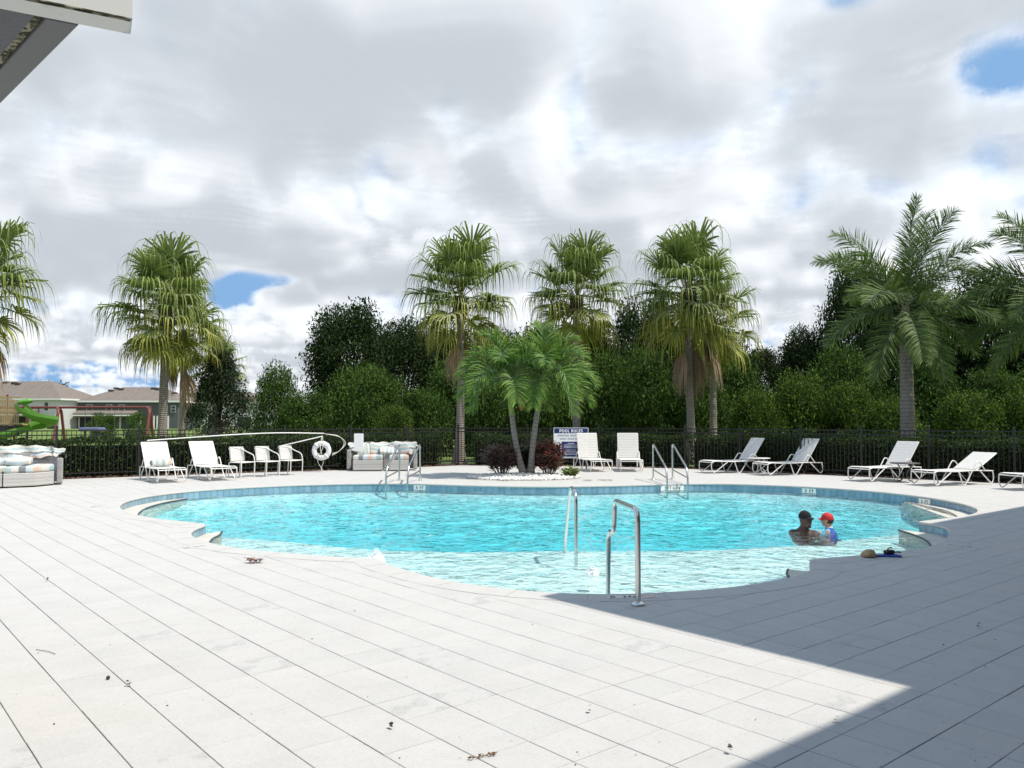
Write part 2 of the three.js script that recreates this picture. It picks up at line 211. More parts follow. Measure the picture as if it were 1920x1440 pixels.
// ---- deck of square pavers laid on a dark joint bed
{
  const deck = structGroup('pool_deck');
  const hole = POOL; // joint bed stops at the pool wall
  mesh('joint_bed', flatShape(DECK, [hole.slice().reverse()], -0.016), jointMat, deck);
  const S = 0.32, r = mulberry(99);
  function prism(poly, cx, cz, ou, ov, y1, bev) { // convex [x, z] outline, counter-clockwise seen from above in X, Z
    const pos = [], uv = [], n = poly.length, y0 = -0.016;
    const into = poly.map((p, i) => { const a = poly[(i + n - 1) % n], b = poly[(i + 1) % n], n1 = norm2([a[1] - p[1], p[0] - a[0]]), n2 = norm2([p[1] - b[1], b[0] - p[0]]); const m = norm2([n1[0] + n2[0], n1[1] + n2[1]]), k = bev / Math.max(0.35, m[0] * n1[0] + m[1] * n1[1]); return [p[0] + m[0] * k, p[1] + m[1] * k]; });
    const put = (p, y) => { pos.push(p[0], y, -p[1]); uv.push(p[0] + ou, p[1] + ov + y); };
    for (let i = 1; i < n - 1; i++) { put(into[0], y1); put(into[i], y1); put(into[i + 1], y1); }
    for (let i = 0; i < n; i++) { const j = (i + 1) % n; put(into[i], y1); put(poly[i], y1 - bev); put(poly[j], y1 - bev); put(into[i], y1); put(poly[j], y1 - bev); put(into[j], y1); put(poly[i], y1 - bev); put(poly[i], y0); put(poly[j], y0); put(poly[i], y1 - bev); put(poly[j], y0); put(poly[j], y1 - bev); }
    return triGeo(pos, uv);
  }
  const clip = (poly, f) => { const out = []; for (let i = 0; i < poly.length; i++) { const a = poly[i], b = poly[(i + 1) % poly.length], fa = f(a), fb = f(b); if (fa >= 0) out.push(a); if ((fa >= 0) !== (fb >= 0)) { const t = fa / (fa - fb); out.push([lerp(a[0], b[0], t), lerp(a[1], b[1], t)]); } } return out; };
  const variants = [];
  for (let k = 0; k < 10; k++) { const gA = 0.0022 + (k % 3) * 0.0005, gB = 0.0011 + (k % 4) * 0.0005, h = S / 2; variants.push(prism([[-h + gA, -h + gB], [h - gA, -h + gB], [h - gA, h - gB], [-h + gA, h - gB]].map(([b, a]) => AB(a, b)), 0, 0, r() * 5, r() * 5, 0, 0.0022)); }
  const list = [];
  for (let ia = -60; ia < 110; ia++) for (let ib = -80; ib < 110; ib++) {
    const a = (ia + 0.78 + 0.5) * S, b = (ib + 0.57 + 0.5) * S, [X, Z] = AB(a, b);
    if (X < -17.5 || X > 17.5 || Z < -9.3 || Z > 29.5) continue;
    if (Z < -2.5) { if ((ia + ib) % 1) continue; }
    const inDeck = inside(X, Z, DECK), dd = nearest(X, Z, DECK);
    if (!inDeck && dd[0] > 0.24) continue;
    const inPool = inside(X, Z, POOL), dp = nearest(X, Z, POOL);
    if (inPool) continue; if (dp[0] < 0.03) continue;
    list.push({ a, b, X, Z, dp, dd, inDeck, seen: Z > 2.6 && Math.abs(X) < Z * 0.64 + 0.2 });
  }
  list.sort((p, q) => (q.seen - p.seen) || (Math.hypot(p.X, p.Z) - Math.hypot(q.X, q.Z)));
  const rest = [[], [], [], []]; let own = 0;
  for (const t of list) {
    const cutPool = t.dp[0] < 0.30 + 0.24, cutEdge = t.dd[0] < 0.24;
    const y = (r() - 0.5) * 0.0016, mi = r() < 0.5 ? 0 : 1 + Math.floor(r() * 3), stained = r() < 0.05, vi = Math.floor(r() * variants.length);
    let g = null;
    if (cutPool || cutEdge) {
      const h = S / 2 - 0.0025; let poly = [[-h, -h], [h, -h], [h, h], [-h, h]].map(([b, a]) => { const p = AB(a, b); return [p[0] + t.X, p[1] + t.Z]; });
      if (cutPool) { const n = norm2([t.X - t.dp[1], t.Z - t.dp[2]]); poly = clip(poly, (p) => (p[0] - t.dp[1]) * n[0] + (p[1] - t.dp[2]) * n[1] - 0.285); }
      if (cutEdge) { const s = t.inDeck ? 1 : -1, n = norm2([(t.X - t.dd[1]) * s, (t.Z - t.dd[2]) * s]); poly = clip(poly, (p) => (p[0] - t.dd[1]) * n[0] + (p[1] - t.dd[2]) * n[1] - 0.004); }
      if (poly.length < 3) continue;
      g = prism(poly, 0, 0, r() * 5, r() * 5, y, 0.002);
    }
    if (t.seen && own < 290) { const m = mesh(own ? `paver_${String(own).padStart(3, '0')}` : 'paver', g ?? variants[vi], stained ? stainMat : paverMats[mi], deck); if (!g) m.position.copy(P(t.X, t.Z, y)); own++; } else { const q = g ?? variants[vi].clone().translate(t.X, y, -t.Z); rest[mi].push(q); }
  }
  rest.forEach((l, i) => { const m = mesh('paver_field', merge(l), paverMats[i], deck); m.userData.kind = 'stuff'; });
  const st = nearest; void st;

  // coping: one smooth band round the pool with a rounded nose
  const outer = []; const n = POOL.length;
  for (let i = 0; i < n; i++) { const a = POOL[(i + n - 1) % n], p = POOL[i], b = POOL[(i + 1) % n]; const t = norm2([b[0] - a[0], b[1] - a[1]]); for (const s of [1]) { let o = [p[0] - t[1] * 0.3 * s, p[1] + t[0] * 0.3 * s]; if (inside(o[0], o[1], POOL)) o = [p[0] + t[1] * 0.3, p[1] - t[0] * 0.3]; if (nearest(o[0], o[1], POOL)[0] > 0.285) outer.push(o); } }
  const copingMat = new THREE.MeshStandardMaterial({ color: lin(1.0, 0.998, 0.99), map: rep(paverTex, 0.8), bumpMap: rep(paverBump, 1.3), bumpScale: 0.001, roughness: 0.85 });
  const flip = (l) => { let A2 = 0; for (let i = 0; i < l.length; i++) { const p = l[i], q = l[(i + 1) % l.length]; A2 += p[0] * q[1] - q[0] * p[1]; } return A2 < 0 ? l.slice().reverse() : l; };
  const top = flatShape(flip(outer), [flip(POOL).slice().reverse()], 0.002);
  const pos = [], uv = []; let len = 0; const prof = [[0, 0.002], [-0.014, 0.0], [-0.022, -0.012], [-0.022, -0.026], [-0.012, -0.038], [0.03, -0.04]];
  const dirs = POOL.map((p, i) => { const a = POOL[(i + n - 1) % n], b = POOL[(i + 1) % n], t = norm2([b[0] - a[0], b[1] - a[1]]); let m = [-t[1], t[0]]; if (inside(p[0] + m[0] * 0.01, p[1] + m[1] * 0.01, POOL)) m = [-m[0], -m[1]]; return m; });
  for (let i = 0; i < n; i++) { const j = (i + 1) % n, p = POOL[i], q = POOL[j], L = Math.hypot(p[0] - q[0], p[1] - q[1]); for (let k = 0; k < prof.length - 1; k++) { const c = (pt, d, pr) => [pt[0] + d[0] * pr[0], pr[1], -(pt[1] + d[1] * pr[0])]; const A = c(p, dirs[i], prof[k]), B = c(q, dirs[j], prof[k]), C = c(q, dirs[j], prof[k + 1]), D = c(p, dirs[i], prof[k + 1]); pos.push(...A, ...B, ...C, ...A, ...C, ...D); uv.push(len, k * 0.02, len + L, k * 0.02, len + L, k * 0.02 + 0.02, len, k * 0.02, len + L, k * 0.02 + 0.02, len, k * 0.02 + 0.02); } len += L; }
  mesh('coping', top, copingMat, deck);
  mesh('coping_nose', triGeo(pos, uv), copingMat, deck);
  // radial joints of the coping, here and there
  const jl = []; for (let i = 4; i < n; i += 9) { const p = POOL[i], d = dirs[i]; const L = 0.27, cx = p[0] + d[0] * 0.145, cz = p[1] + d[1] * 0.145; jl.push(box(L, 0.0012, 0.0035, cx, 0.0029, -cz, Math.atan2(d[1], d[0]))); }
  mesh('coping_joints', merge(jl), jointMat, deck);
}

// ---- the pool shell
const plaster = new THREE.MeshStandardMaterial({ map: tex(512, (u, v) => { const k = 0.94 + (tfbm(u, v, 10, 5, 61) - 0.5) * 0.22; return [0.73 * k, 0.735 * k, 0.71 * k]; }), roughness: 0.75 });
const bluePlaster = new THREE.MeshStandardMaterial({ map: tex(512, (u, v) => { const k = 0.9 + (tfbm(u, v, 10, 5, 67) - 0.5) * 0.3; return [0.42 * k, 0.66 * k, 0.69 * k]; }), roughness: 0.75 });
const SHELF = catmull([[-6.2, 14.3], [-4.75, 13.85], [-3.82, 13.45], [-3.03, 13.04], [-1.92, 12.5], [-0.48, 12.36], [0.81, 12.42], [2.71, 12.48], [4.04, 12.82], [5.66, 13.65], [6.6, 14.15], [7.6, 14.6]], 6);
const shelfZ = (X) => { for (let i = 0; i < SHELF.length - 1; i++) if (X >= SHELF[i][0] && X <= SHELF[i + 1][0]) return lerp(SHELF[i][1], SHELF[i + 1][1], (X - SHELF[i][0]) / (SHELF[i + 1][0] - SHELF[i][0])); return X < 0 ? SHELF[0][1] : SHELF[SHELF.length - 1][1]; };
{
  const pool = structGroup('swimming_pool');
  const deep = (X, Z) => { const s = Z - shelfZ(X), d = inside(X, Z, POOL) ? nearest(X, Z, POOL)[0] : 0; if (s <= 0) return -0.37; const rim = sstep(0.02, 0.55, d); return lerp(-0.23, -0.37 - 0.12 * sstep(0, 0.1, s), rim) - 0.55 * sstep(0.1, 2.6, s) * sstep(0.3, 3.8, d); };
  const x0 = -8.1, x1 = 9.1, z0 = 7.3, z1 = 21.2, st = 0.1, nx = Math.round((x1 - x0) / st), nz = Math.round((z1 - z0) / st), g = new THREE.PlaneGeometry(1, 1, nx, nz), p = g.attributes.position, uv = g.attributes.uv;
  for (let j = 0; j <= nz; j++) for (let i = 0; i <= nx; i++) { const k = j * (nx + 1) + i, X = x0 + i * st, Z = z1 - j * st; p.setXYZ(k, X, deep(X, Z), -Z); uv.setXY(k, X * 0.3, Z * 0.3); }
  g.computeVertexNormals();
  { const I = g.index.array, sh = [], ba = []; for (let i = 0; i < I.length; i += 3) { const X = (p.getX(I[i]) + p.getX(I[i + 1]) + p.getX(I[i + 2])) / 3, Z = -(p.getZ(I[i]) + p.getZ(I[i + 1]) + p.getZ(I[i + 2])) / 3; (Z < shelfZ(X) ? sh : ba).push(I[i], I[i + 1], I[i + 2]); } const g2 = g.clone(); g.setIndex(sh); g2.setIndex(ba); mesh('shelf_floor', g, plaster, pool); mesh('basin_floor', g2, bluePlaster, pool); }
  const wp = [], wuv = [], n = POOL.length; for (let i = 0; i < n; i++) { const a = POOL[i], b = POOL[(i + 1) % n]; wp.push(a[0], -1.2, -a[1], b[0], -1.2, -b[1], b[0], -0.03, -b[1], a[0], -1.2, -a[1], b[0], -0.03, -b[1], a[0], -0.03, -a[1]); wuv.push(0, 0, 0.1, 0, 0.1, 0.3, 0, 0, 0.1, 0.3, 0, 0.3); }
  mesh('pool_wall', triGeo(wp, wuv), bluePlaster, pool);
  // ledges at the water line in the corners, each with a dark nosing strip
  const ledgeMat = new THREE.MeshStandardMaterial({ map: tex(256, (u, v) => { const k = 0.92 + (tfbm(u, v, 12, 4, 91) - 0.5) * 0.25; return [0.55 * k, 0.54 * k, 0.48 * k]; }), roughness: 0.7 }), trimMat = std(0.035, 0.05, 0.06, 0.4);
  const ledge = (wall, edge) => { const e = catmull(edge, 5), l = mesh('ledge', slab([...e, ...wall], -0.46, -0.148, 0), ledgeMat, pool); mesh('nosing', tubeAlong(e.map((q) => P(q[0], q[1], -0.158)), 0.017, 6), trimMat, l); };
  ledge([[-4.1, 10.92], [-4.42, 11.36], [-4.62, 11.8], [-4.7, 12.2], [-4.76, 12.6]], [[-4.72, 12.8], [-4.56, 12.98], [-4.46, 12.6], [-4.42, 12.2], [-4.3, 11.75], [-4.08, 11.2], [-3.84, 10.75]].slice(1));
  ledge([[6.5, 12.6], [6.44, 12.15], [6.18, 11.6], [5.87, 11.1], [5.52, 10.65]].reverse(), [[6.16, 13.16], [6.13, 12.6], [6.02, 12.0], [5.78, 11.4], [5.42, 10.75]]);
  ledge([[2.95, 8.5], [3.2, 8.8], [3.33, 9.15], [3.45, 9.5]], [[3.24, 9.7], [3.14, 9.45], [3.08, 9.2], [2.97, 8.92], [2.82, 8.62]]);
  ledge([[-1.12, 8.76], [-1.38, 9.12], [-1.57, 9.52]], [[-1.42, 9.75], [-1.3, 9.35], [-1.18, 9.05], [-1.02, 8.8]]);
  ledge([[-6.45, 13.98], [-7.02, 14.75], [-7.44, 15.6], [-7.68, 16.6], [-7.62, 17.7], [-7.3, 18.4]].reverse(), [[-6.2, 14.0], [-6.72, 14.85], [-7.08, 15.7], [-7.3, 16.6], [-7.34, 17.5], [-7.22, 18.3]]);
  ledge([[7.9, 14.06], [8.4, 14.85], [8.64, 15.9], [8.6, 17.1], [8.4, 17.8]], [[8.34, 17.6], [8.4, 16.9], [8.36, 15.95], [8.1, 15.05], [7.68, 14.2]].reverse());
  // band of blue tiles under the coping: each tile of the sides in view
  const tileTones = [[0.19, 0.31, 0.40], [0.22, 0.345, 0.44], [0.17, 0.285, 0.375], [0.245, 0.37, 0.45], [0.20, 0.33, 0.40]];
  const tileTex = tex(128, (u, v) => { const k = 0.8 + tfbm(u, v, 6, 4, 71) * 0.4; return [k, k, k]; }, false); tileTex.colorSpace = THREE.SRGBColorSpace;
  const tileMats = tileTones.map((c) => new THREE.MeshStandardMaterial({ color: lin(...c), map: tileTex, roughness: 0.25 }));
  const r = mulberry(5), tg = box(0.146, 0.146, 0.012), merged = []; let cnt = 0;
  ARCS.forEach((arc, ai) => {
    const show = (X, Z) => ai === 0 || (ai === 1 && Z > 10.5) || (ai === 3 && Z > 10.8);
    let acc = 0.075; for (let i = 0; i < arc.length - 1; i++) { const a = arc[i], b = arc[i + 1], L = Math.hypot(b[0] - a[0], b[1] - a[1]); while (acc < L) { const t = acc / L, X = lerp(a[0], b[0], t), Z = lerp(a[1], b[1], t), d = norm2([b[0] - a[0], b[1] - a[1]]); let m = [-d[1], d[0]]; if (!inside(X + m[0] * 0.02, Z + m[1] * 0.02, POOL)) m = [-m[0], -m[1]]; const turn = Math.atan2(d[1], d[0]), px = X + m[0] * 0.005, pz = Z + m[1] * 0.005, mi = Math.floor(r() * 5);
      if (show(X, Z) && cnt < 298) { const o = mesh(cnt ? `tile_${String(cnt).padStart(3, '0')}` : 'tile', tg, tileMats[mi], pool); o.position.copy(P(px, pz, -0.118)); o.rotation.y = turn; cnt++; } else { const q = tg.clone(); q.rotateY(turn); q.translate(px, -0.118, -pz); merged.push(q); }
      acc += 0.1515; } acc -= L; }
  });
  const mt = mesh('tile_band', merge(merged), tileMats[0], pool); mt.userData.kind = 'stuff';

  // depth marks set in the tile band
  const mark = (text, X, Z, w) => { const c = document.createElement('canvas'); c.width = 256; c.height = Math.round(256 * 0.118 / w); const x = c.getContext('2d'); x.fillStyle = '#efece4'; x.fillRect(0, 0, 256, c.height); x.fillStyle = '#131313'; x.font = `bold ${Math.round(c.height * 0.86)}px sans-serif`; x.textAlign = 'center'; x.textBaseline = 'middle'; x.fillText(text, 128, c.height * 0.54, 236); const t = new THREE.CanvasTexture(c); t.colorSpace = THREE.SRGBColorSpace; const near = nearest(X, Z, POOL), i0 = [near[1], near[2]]; const e = 0.05, g1 = [nearest(i0[0] + e, i0[1], POOL), nearest(i0[0] - e, i0[1], POOL)]; void g1; let best = 0, bd = 9; POOL.forEach((q, i) => { const d = Math.hypot(q[0] - i0[0], q[1] - i0[1]); if (d < bd) { bd = d; best = i; } }); const a = POOL[(best + POOL.length - 1) % POOL.length], b = POOL[(best + 1) % POOL.length], d = norm2([b[0] - a[0], b[1] - a[1]]); let m = [-d[1], d[0]]; if (!inside(i0[0] + m[0] * 0.05, i0[1] + m[1] * 0.05, POOL)) m = [-m[0], -m[1]];
    const turn = Math.atan2(m[0], -m[1]), mats = Array(6).fill(tileMats[3]); const f = new THREE.MeshStandardMaterial({ map: t, roughness: 0.75 }); mats[4] = f; const o = shadows(new THREE.Mesh(new THREE.BoxGeometry(w, 0.112, 0.03), mats)); o.name = 'depth_mark'; o.position.copy(P(i0[0] + m[0] * 0.012, i0[1] + m[1] * 0.012, -0.098)); o.rotation.y = turn; pool.add(o); };
  mark('4  FT', -2.3, 20.7, 0.33); mark('3 FT 6 IN', 3.98, 20.6, 0.62); mark('3  FT', 7.12, 19.72, 0.34); mark('3  FT', 8.57, 17.1, 0.36);

  // water: a body that takes red light out with depth, and a rippled surface
  const water = structGroup('pool_water');
  const body = slab(flipCCW(POOL), -1.3, WATER - 0.006, 0); body.deleteAttribute('uv');
  mesh('water_body', body, new THREE.MeshPhysicalMaterial({ color: 0xffffff, transmission: 1, roughness: 0, ior: 1.02, thickness: 1, attenuationColor: lin(0.2, 0.83, 0.91), attenuationDistance: 5, transparent: true, opacity: 0.02, specularIntensity: 0 }), water);
  const ws = 0.07, wx = Math.round((x1 - x0) / ws), wz = Math.round((z1 - z0) / ws), sp = [], su = [], idx = [], at = new Map();
  const wave = (X, Z) => { const n1 = fbm(X * 0.9 + 3, Z * 1.25, 2) - 0.5, n2 = fbm(X * 2.6 + 40, Z * 3.4 + 8, 3) - 0.5, n3 = fbm(X * 6.5 + 90, Z * 7.5 + 8, 2) - 0.5; const sh = 1 - 0.55 * sstep(0.3, -0.6, Z - shelfZ(X)); let h = n1 * 0.03 + n2 * 0.052 + n3 * 0.026; for (const [bx, bz] of [[-1.72, 10.35], [0.9, 9.5]]) { const d = Math.hypot(X - bx, Z - bz); h += 0.016 * Math.exp(-d * 0.9) * Math.sin(d * 22); } return WATER + h * sh; };
  for (let j = 0; j <= wz; j++) for (let i = 0; i <= wx; i++) { const X = x0 + i * ws, Z = z0 + j * ws; if (inside(X, Z, POOL) || nearest(X, Z, POOL)[0] < 0.16) { at.set(j * 10000 + i, sp.length / 3); sp.push(X, wave(X, Z), -Z); su.push(X, Z); } }
  for (let j = 0; j < wz; j++) for (let i = 0; i < wx; i++) { const a = at.get(j * 10000 + i), b = at.get(j * 10000 + i + 1), c = at.get((j + 1) * 10000 + i + 1), d = at.get((j + 1) * 10000 + i); if (a !== undefined && b !== undefined && c !== undefined && d !== undefined) idx.push(a, b, c, a, c, d); }
  const sg = new THREE.BufferGeometry(); sg.setAttribute('position', new THREE.Float32BufferAttribute(sp, 3)); sg.setAttribute('uv', new THREE.Float32BufferAttribute(su, 2)); sg.setIndex(idx); sg.computeVertexNormals();
  const ripple = tex(512, (u, v) => tfbm(u, v, 10, 5, 141), false);
  mesh('water_surface', sg, new THREE.MeshPhysicalMaterial({ color: 0xffffff, transmission: 1, thickness: 0, roughness: 0.03, ior: 1.33, bumpMap: rep(ripple, 0.5, 0.6), bumpScale: 0.06 }), water);
}
function flipCCW(l) { let A2 = 0; for (let i = 0; i < l.length; i++) { const p = l[i], q = l[(i + 1) % l.length]; A2 += p[0] * q[1] - q[0] * p[1]; } return A2 < 0 ? l.slice().reverse() : l; }

// ---- iron fence, run by run: posts, rails and single pickets
const iron = std(0.009, 0.009, 0.010, 0.6);
{
  const H = 1.34, words = ['behind the round daybed and past the playground', 'behind the two sling loungers with the striped bolster', 'behind the row of armchairs and the life ring', 'behind the wicker daybed with folded canopy', 'behind the island palms and the pool rules sign', 'behind the upright lounger beside the pool rules sign', 'behind the pair of loungers that share a table', 'behind the foxtail palm side loungers', 'past the half hidden lounger'];
  const picket = box(0.016, 1.22, 0.016, 0, 0.70, 0), post = merge([box(0.05, 1.40, 0.05, 0, 0.70, 0), box(0.06, 0.03, 0.06, 0, 1.415, 0)]);
  for (let i = 0; i < FENCE.length - 1; i++) {
    const a = FENCE[i], b = FENCE[i + 1], L = Math.hypot(b[0] - a[0], b[1] - a[1]), ang = Math.atan2(b[1] - a[1], b[0] - a[0]);
    const f = thing('iron_fence', `black iron picket fence panel run ${words[i]}`, 'fence', P(a[0], a[1]), ang, 'black iron fence round the deck');
    for (const y of [0.14, 1.18, 1.30]) mesh('rail', box(L - 0.05, 0.03, 0.026, L / 2, y, 0), iron, f);
    const np = Math.max(1, Math.round(L / 2.1)); for (let k = 0; k < np; k++) mesh('post', post, iron, f).position.x = k * L / np;
    const n = Math.round(L / 0.118); for (let k = 1; k < n; k++) { const x = k * L / n; if ([...Array(np + 1).keys()].some((q) => Math.abs(x - q * L / np) < 0.045)) continue; mesh('picket', picket, iron, f).position.x = x; }
    void H;
  }
}

// ---- foliage
function leafCloud(r, n, place, size, colors, flat = 0.0, aspect = 0.5) { // n folded leaves; place() -> [Vector3, outward Vector3]
  const pos = [], col = [], nor = [], q = new THREE.Quaternion(), e = new THREE.Euler();
  for (let i = 0; i < n; i++) {
    const [c, out] = place(i); const s = size * (0.6 + r() * 0.8), w = s * aspect;
    const dir = V(r() - 0.5, r() - 0.5 - 0.1, r() - 0.5).normalize().addScaledVector(out, 0.9).normalize();
    const side = dir.clone().cross(V(r() - 0.5, r() + 0.2, r() - 0.5)).normalize(), up = side.clone().cross(dir);
    const k = 0.65 + r() * 0.7, cc = colors[Math.floor(r() * colors.length)];
    const A = c, B = c.clone().addScaledVector(dir, s), M1 = c.clone().addScaledVector(dir, s * 0.45).addScaledVector(side, w * 0.5).addScaledVector(up, w * 0.2), M2 = c.clone().addScaledVector(dir, s * 0.45).addScaledVector(side, -w * 0.5).addScaledVector(up, w * 0.2);
    pos.push(A.x, A.y, A.z, B.x, B.y, B.z, M1.x, M1.y, M1.z, A.x, A.y, A.z, M2.x, M2.y, M2.z, B.x, B.y, B.z);
    for (let t = 0; t < 6; t++) col.push(cc[0] * k, cc[1] * k, cc[2] * k);
  }
  void q; void e; void flat; void nor;
  return triGeo(pos, null, col);
}
const foliage = new THREE.MeshPhysicalMaterial({ color: 0xffffff, vertexColors: true, roughness: 0.95, transmission: 0.28, thickness: 0, specularIntensity: 0.35, side: THREE.DoubleSide });
const bark = new THREE.MeshStandardMaterial({ map: tex(256, (u, v) => { const k = 0.5 + tfbm(u, v, 12, 4, 17) * 0.9; return [0.10 * k, 0.085 * k, 0.07 * k]; }), bumpMap: rep(paverBump, 2, 6), bumpScale: 0.03, roughness: 1 });

// hedge behind the fence, one per run
{
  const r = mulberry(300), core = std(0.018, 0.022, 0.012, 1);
  const words = ['past the playground side', 'behind the sling loungers with the striped bolster', 'behind the white armchairs', 'behind the wicker daybed', 'behind the island palms', 'behind the upright white lounger', 'behind the pair of loungers that share a table', 'behind the two loungers under the feather palm', 'past the half hidden lounger'];
  for (let i = 0; i < FENCE.length - 1; i++) {
    const a = FENCE[i], b = FENCE[i + 1], L = Math.hypot(b[0] - a[0], b[1] - a[1]), ang = Math.atan2(b[1] - a[1], b[0] - a[0]);
    const h = thing('clipped_hedge', `dense clipped green hedge ${words[i]}`, 'hedge', P(a[0], a[1]), ang, 'clipped hedge outside the fence');
    const top = (x) => 1.06 + 0.10 * (vnoise(x * 1.3 + i * 17, 3) - 0.5) + 0.06 * (vnoise(x * 5 + i * 7, 9) - 0.5);
    const x0 = i === 4 ? 0.45 : 0.0, x1 = i === 3 ? L - 0.5 : L;
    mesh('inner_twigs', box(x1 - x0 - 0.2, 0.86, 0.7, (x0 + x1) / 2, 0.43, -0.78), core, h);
    const n = Math.round((x1 - x0) * 2300);
    mesh('foliage', leafCloud(r, n, () => {
      const x = lerp(x0, x1, r()), t = top(x), u = r(); const bulge = 0.10 * vnoise(x * 2.2, i * 5) + 0.05;
      if (u < 0.55) { const y = 0.06 + r() * (t - 0.06); return [V(x, y, -0.36 + bulge - r() * 0.22 + 0.06 * Math.sin(y * 3)), V(0, 0.1, 0.8)]; }
      if (u < 0.9) return [V(x, t - r() * 0.14, -0.36 - r() * 0.85), V(0, 0.9, 0.1)];
      return [V(x, 0.5 + r() * (t - 0.5), -1.15 - r() * 0.1), V(0, 0.1, -0.8)];
    }, 0.075, [[0.03, 0.06, 0.013], [0.04, 0.078, 0.016], [0.06, 0.10, 0.02], [0.022, 0.045, 0.011]], 0, 0.62), foliage, h);
  }
}

// broad trees and shrubs: limbs, and crowns of separate leaf clumps
function broadTree(seed, { height, radius, leaves, leaf, colors, clumps, low = 0.18, cone = 0, gaps = 1, trunkR = 0.16 }) {
  const r = mulberry(seed), centres = [], limbs = [];
  const fork = V(0, height * 0.28, 0);
  limbs.push(tubeAlong([V(0, 0, 0), V(0.06, height * 0.14, 0.03), fork], (t) => trunkR * (1.25 - 0.45 * t), 8));
  for (let i = 0; i < clumps; i++) {
    const u = r(), th = i * 2.39996 + r() * 0.6, y = low + (1 - low) * Math.pow(u, 0.8), prof = cone ? (1 - Math.pow(u, 1.3)) * 0.95 + 0.06 : Math.sqrt(Math.max(0.02, 1 - Math.pow((u - 0.38) / 0.66, 2)));
    const rr = radius * prof * (0.55 + 0.45 * Math.sqrt(r())) * (0.85 + 0.3 * vnoise(th * 1.5 + seed, u * 3));
    const c = V(Math.cos(th) * rr, y * height * (0.93 + 0.07 * r()), Math.sin(th) * rr), cr = radius * (0.25 + 0.17 * r()) * (cone ? 0.75 : 1);
    centres.push([c, cr]);
    if (i % 3 === 0) { const m = fork.clone().lerp(c, 0.5); m.y += 0.12 * height * (r() - 0.2); limbs.push(tubeAlong([fork.clone().multiplyScalar(0.9), m, c], (t) => trunkR * (0.42 - 0.36 * t), 5)); }
  }
  const g = leafCloud(r, leaves, (k) => { const [c, cr] = centres[k % centres.length]; const d = V(r() - 0.5, r() - 0.5, r() - 0.5).normalize(), rad = cr * Math.pow(r(), 0.45) * (0.75 + 0.5 * vnoise(d.x * 3 + k % 7, d.y * 3)); return [V(c.x + d.x * rad * 1.15, c.y + d.y * rad * 0.85, c.z + d.z * rad * 1.15), d.multiplyScalar(gaps)]; }, leaf, colors);
  return { trunk: merge(limbs), crown: g };
}
const darkGreens = [[0.020, 0.042, 0.009], [0.026, 0.052, 0.010], [0.04, 0.074, 0.014], [0.015, 0.03, 0.007]];
const midGreens = [[0.045, 0.10, 0.015], [0.06, 0.12, 0.018], [0.085, 0.155, 0.02], [0.035, 0.07, 0.013]];
const brightGreens = [[0.055, 0.105, 0.014], [0.08, 0.14, 0.017], [0.13, 0.20, 0.022], [0.03, 0.062, 0.011]];
const OAKS = [1, 2, 3].map((s) => broadTree(s * 31, { height: 7.6, radius: 3.1, leaves: 30000, leaf: 0.23, colors: darkGreens, clumps: 110, low: 0.12 }));
const FAR_TREE = broadTree(59, { height: 7.6, radius: 3.1, leaves: 4000, leaf: 0.5, colors: midGreens, clumps: 60, low: 0.1 });
const SHRUBS_MID = [4, 5].map((s) => broadTree(s * 17, { height: 3.2, radius: 2.0, leaves: 15000, leaf: 0.16, colors: midGreens, clumps: 60, low: 0.03, trunkR: 0.06 }));
const SHRUBS_BRIGHT = [6, 7].map((s) => broadTree(s * 13, { height: 3.0, radius: 2.0, leaves: 15000, leaf: 0.16, colors: brightGreens, clumps: 55, low: 0.03, trunkR: 0.06 }));
const LOOSE = broadTree(77, { height: 5.2, radius: 1.9, leaves: 17000, leaf: 0.14, colors: [[0.03, 0.05, 0.024], [0.04, 0.066, 0.03], [0.05, 0.08, 0.034]], clumps: 85, low: 0.1, cone: 1, trunkR: 0.09 });
const SMALL = broadTree(81, { height: 2.5, radius: 1.25, leaves: 7000, leaf: 0.13, colors: midGreens, clumps: 40, low: 0.06, trunkR: 0.05 });
function plant(name, kind, label, category, X, Z, h, w, turn, grp) { // h, w in metres
  const b = new THREE.Box3().setFromBufferAttribute(kind.crown.attributes.position), t = thing(name, label, category, P(X, Z, -0.03), turn, grp);
  const sy = h / b.max.y, sx = w / Math.max(b.max.x, -b.min.x, b.max.z, -b.min.z);
  t.scale.set(sx, sy, sx); mesh('trunk', kind.trunk, bark, t); mesh('crown', kind.crown, foliage, t); return t;
}
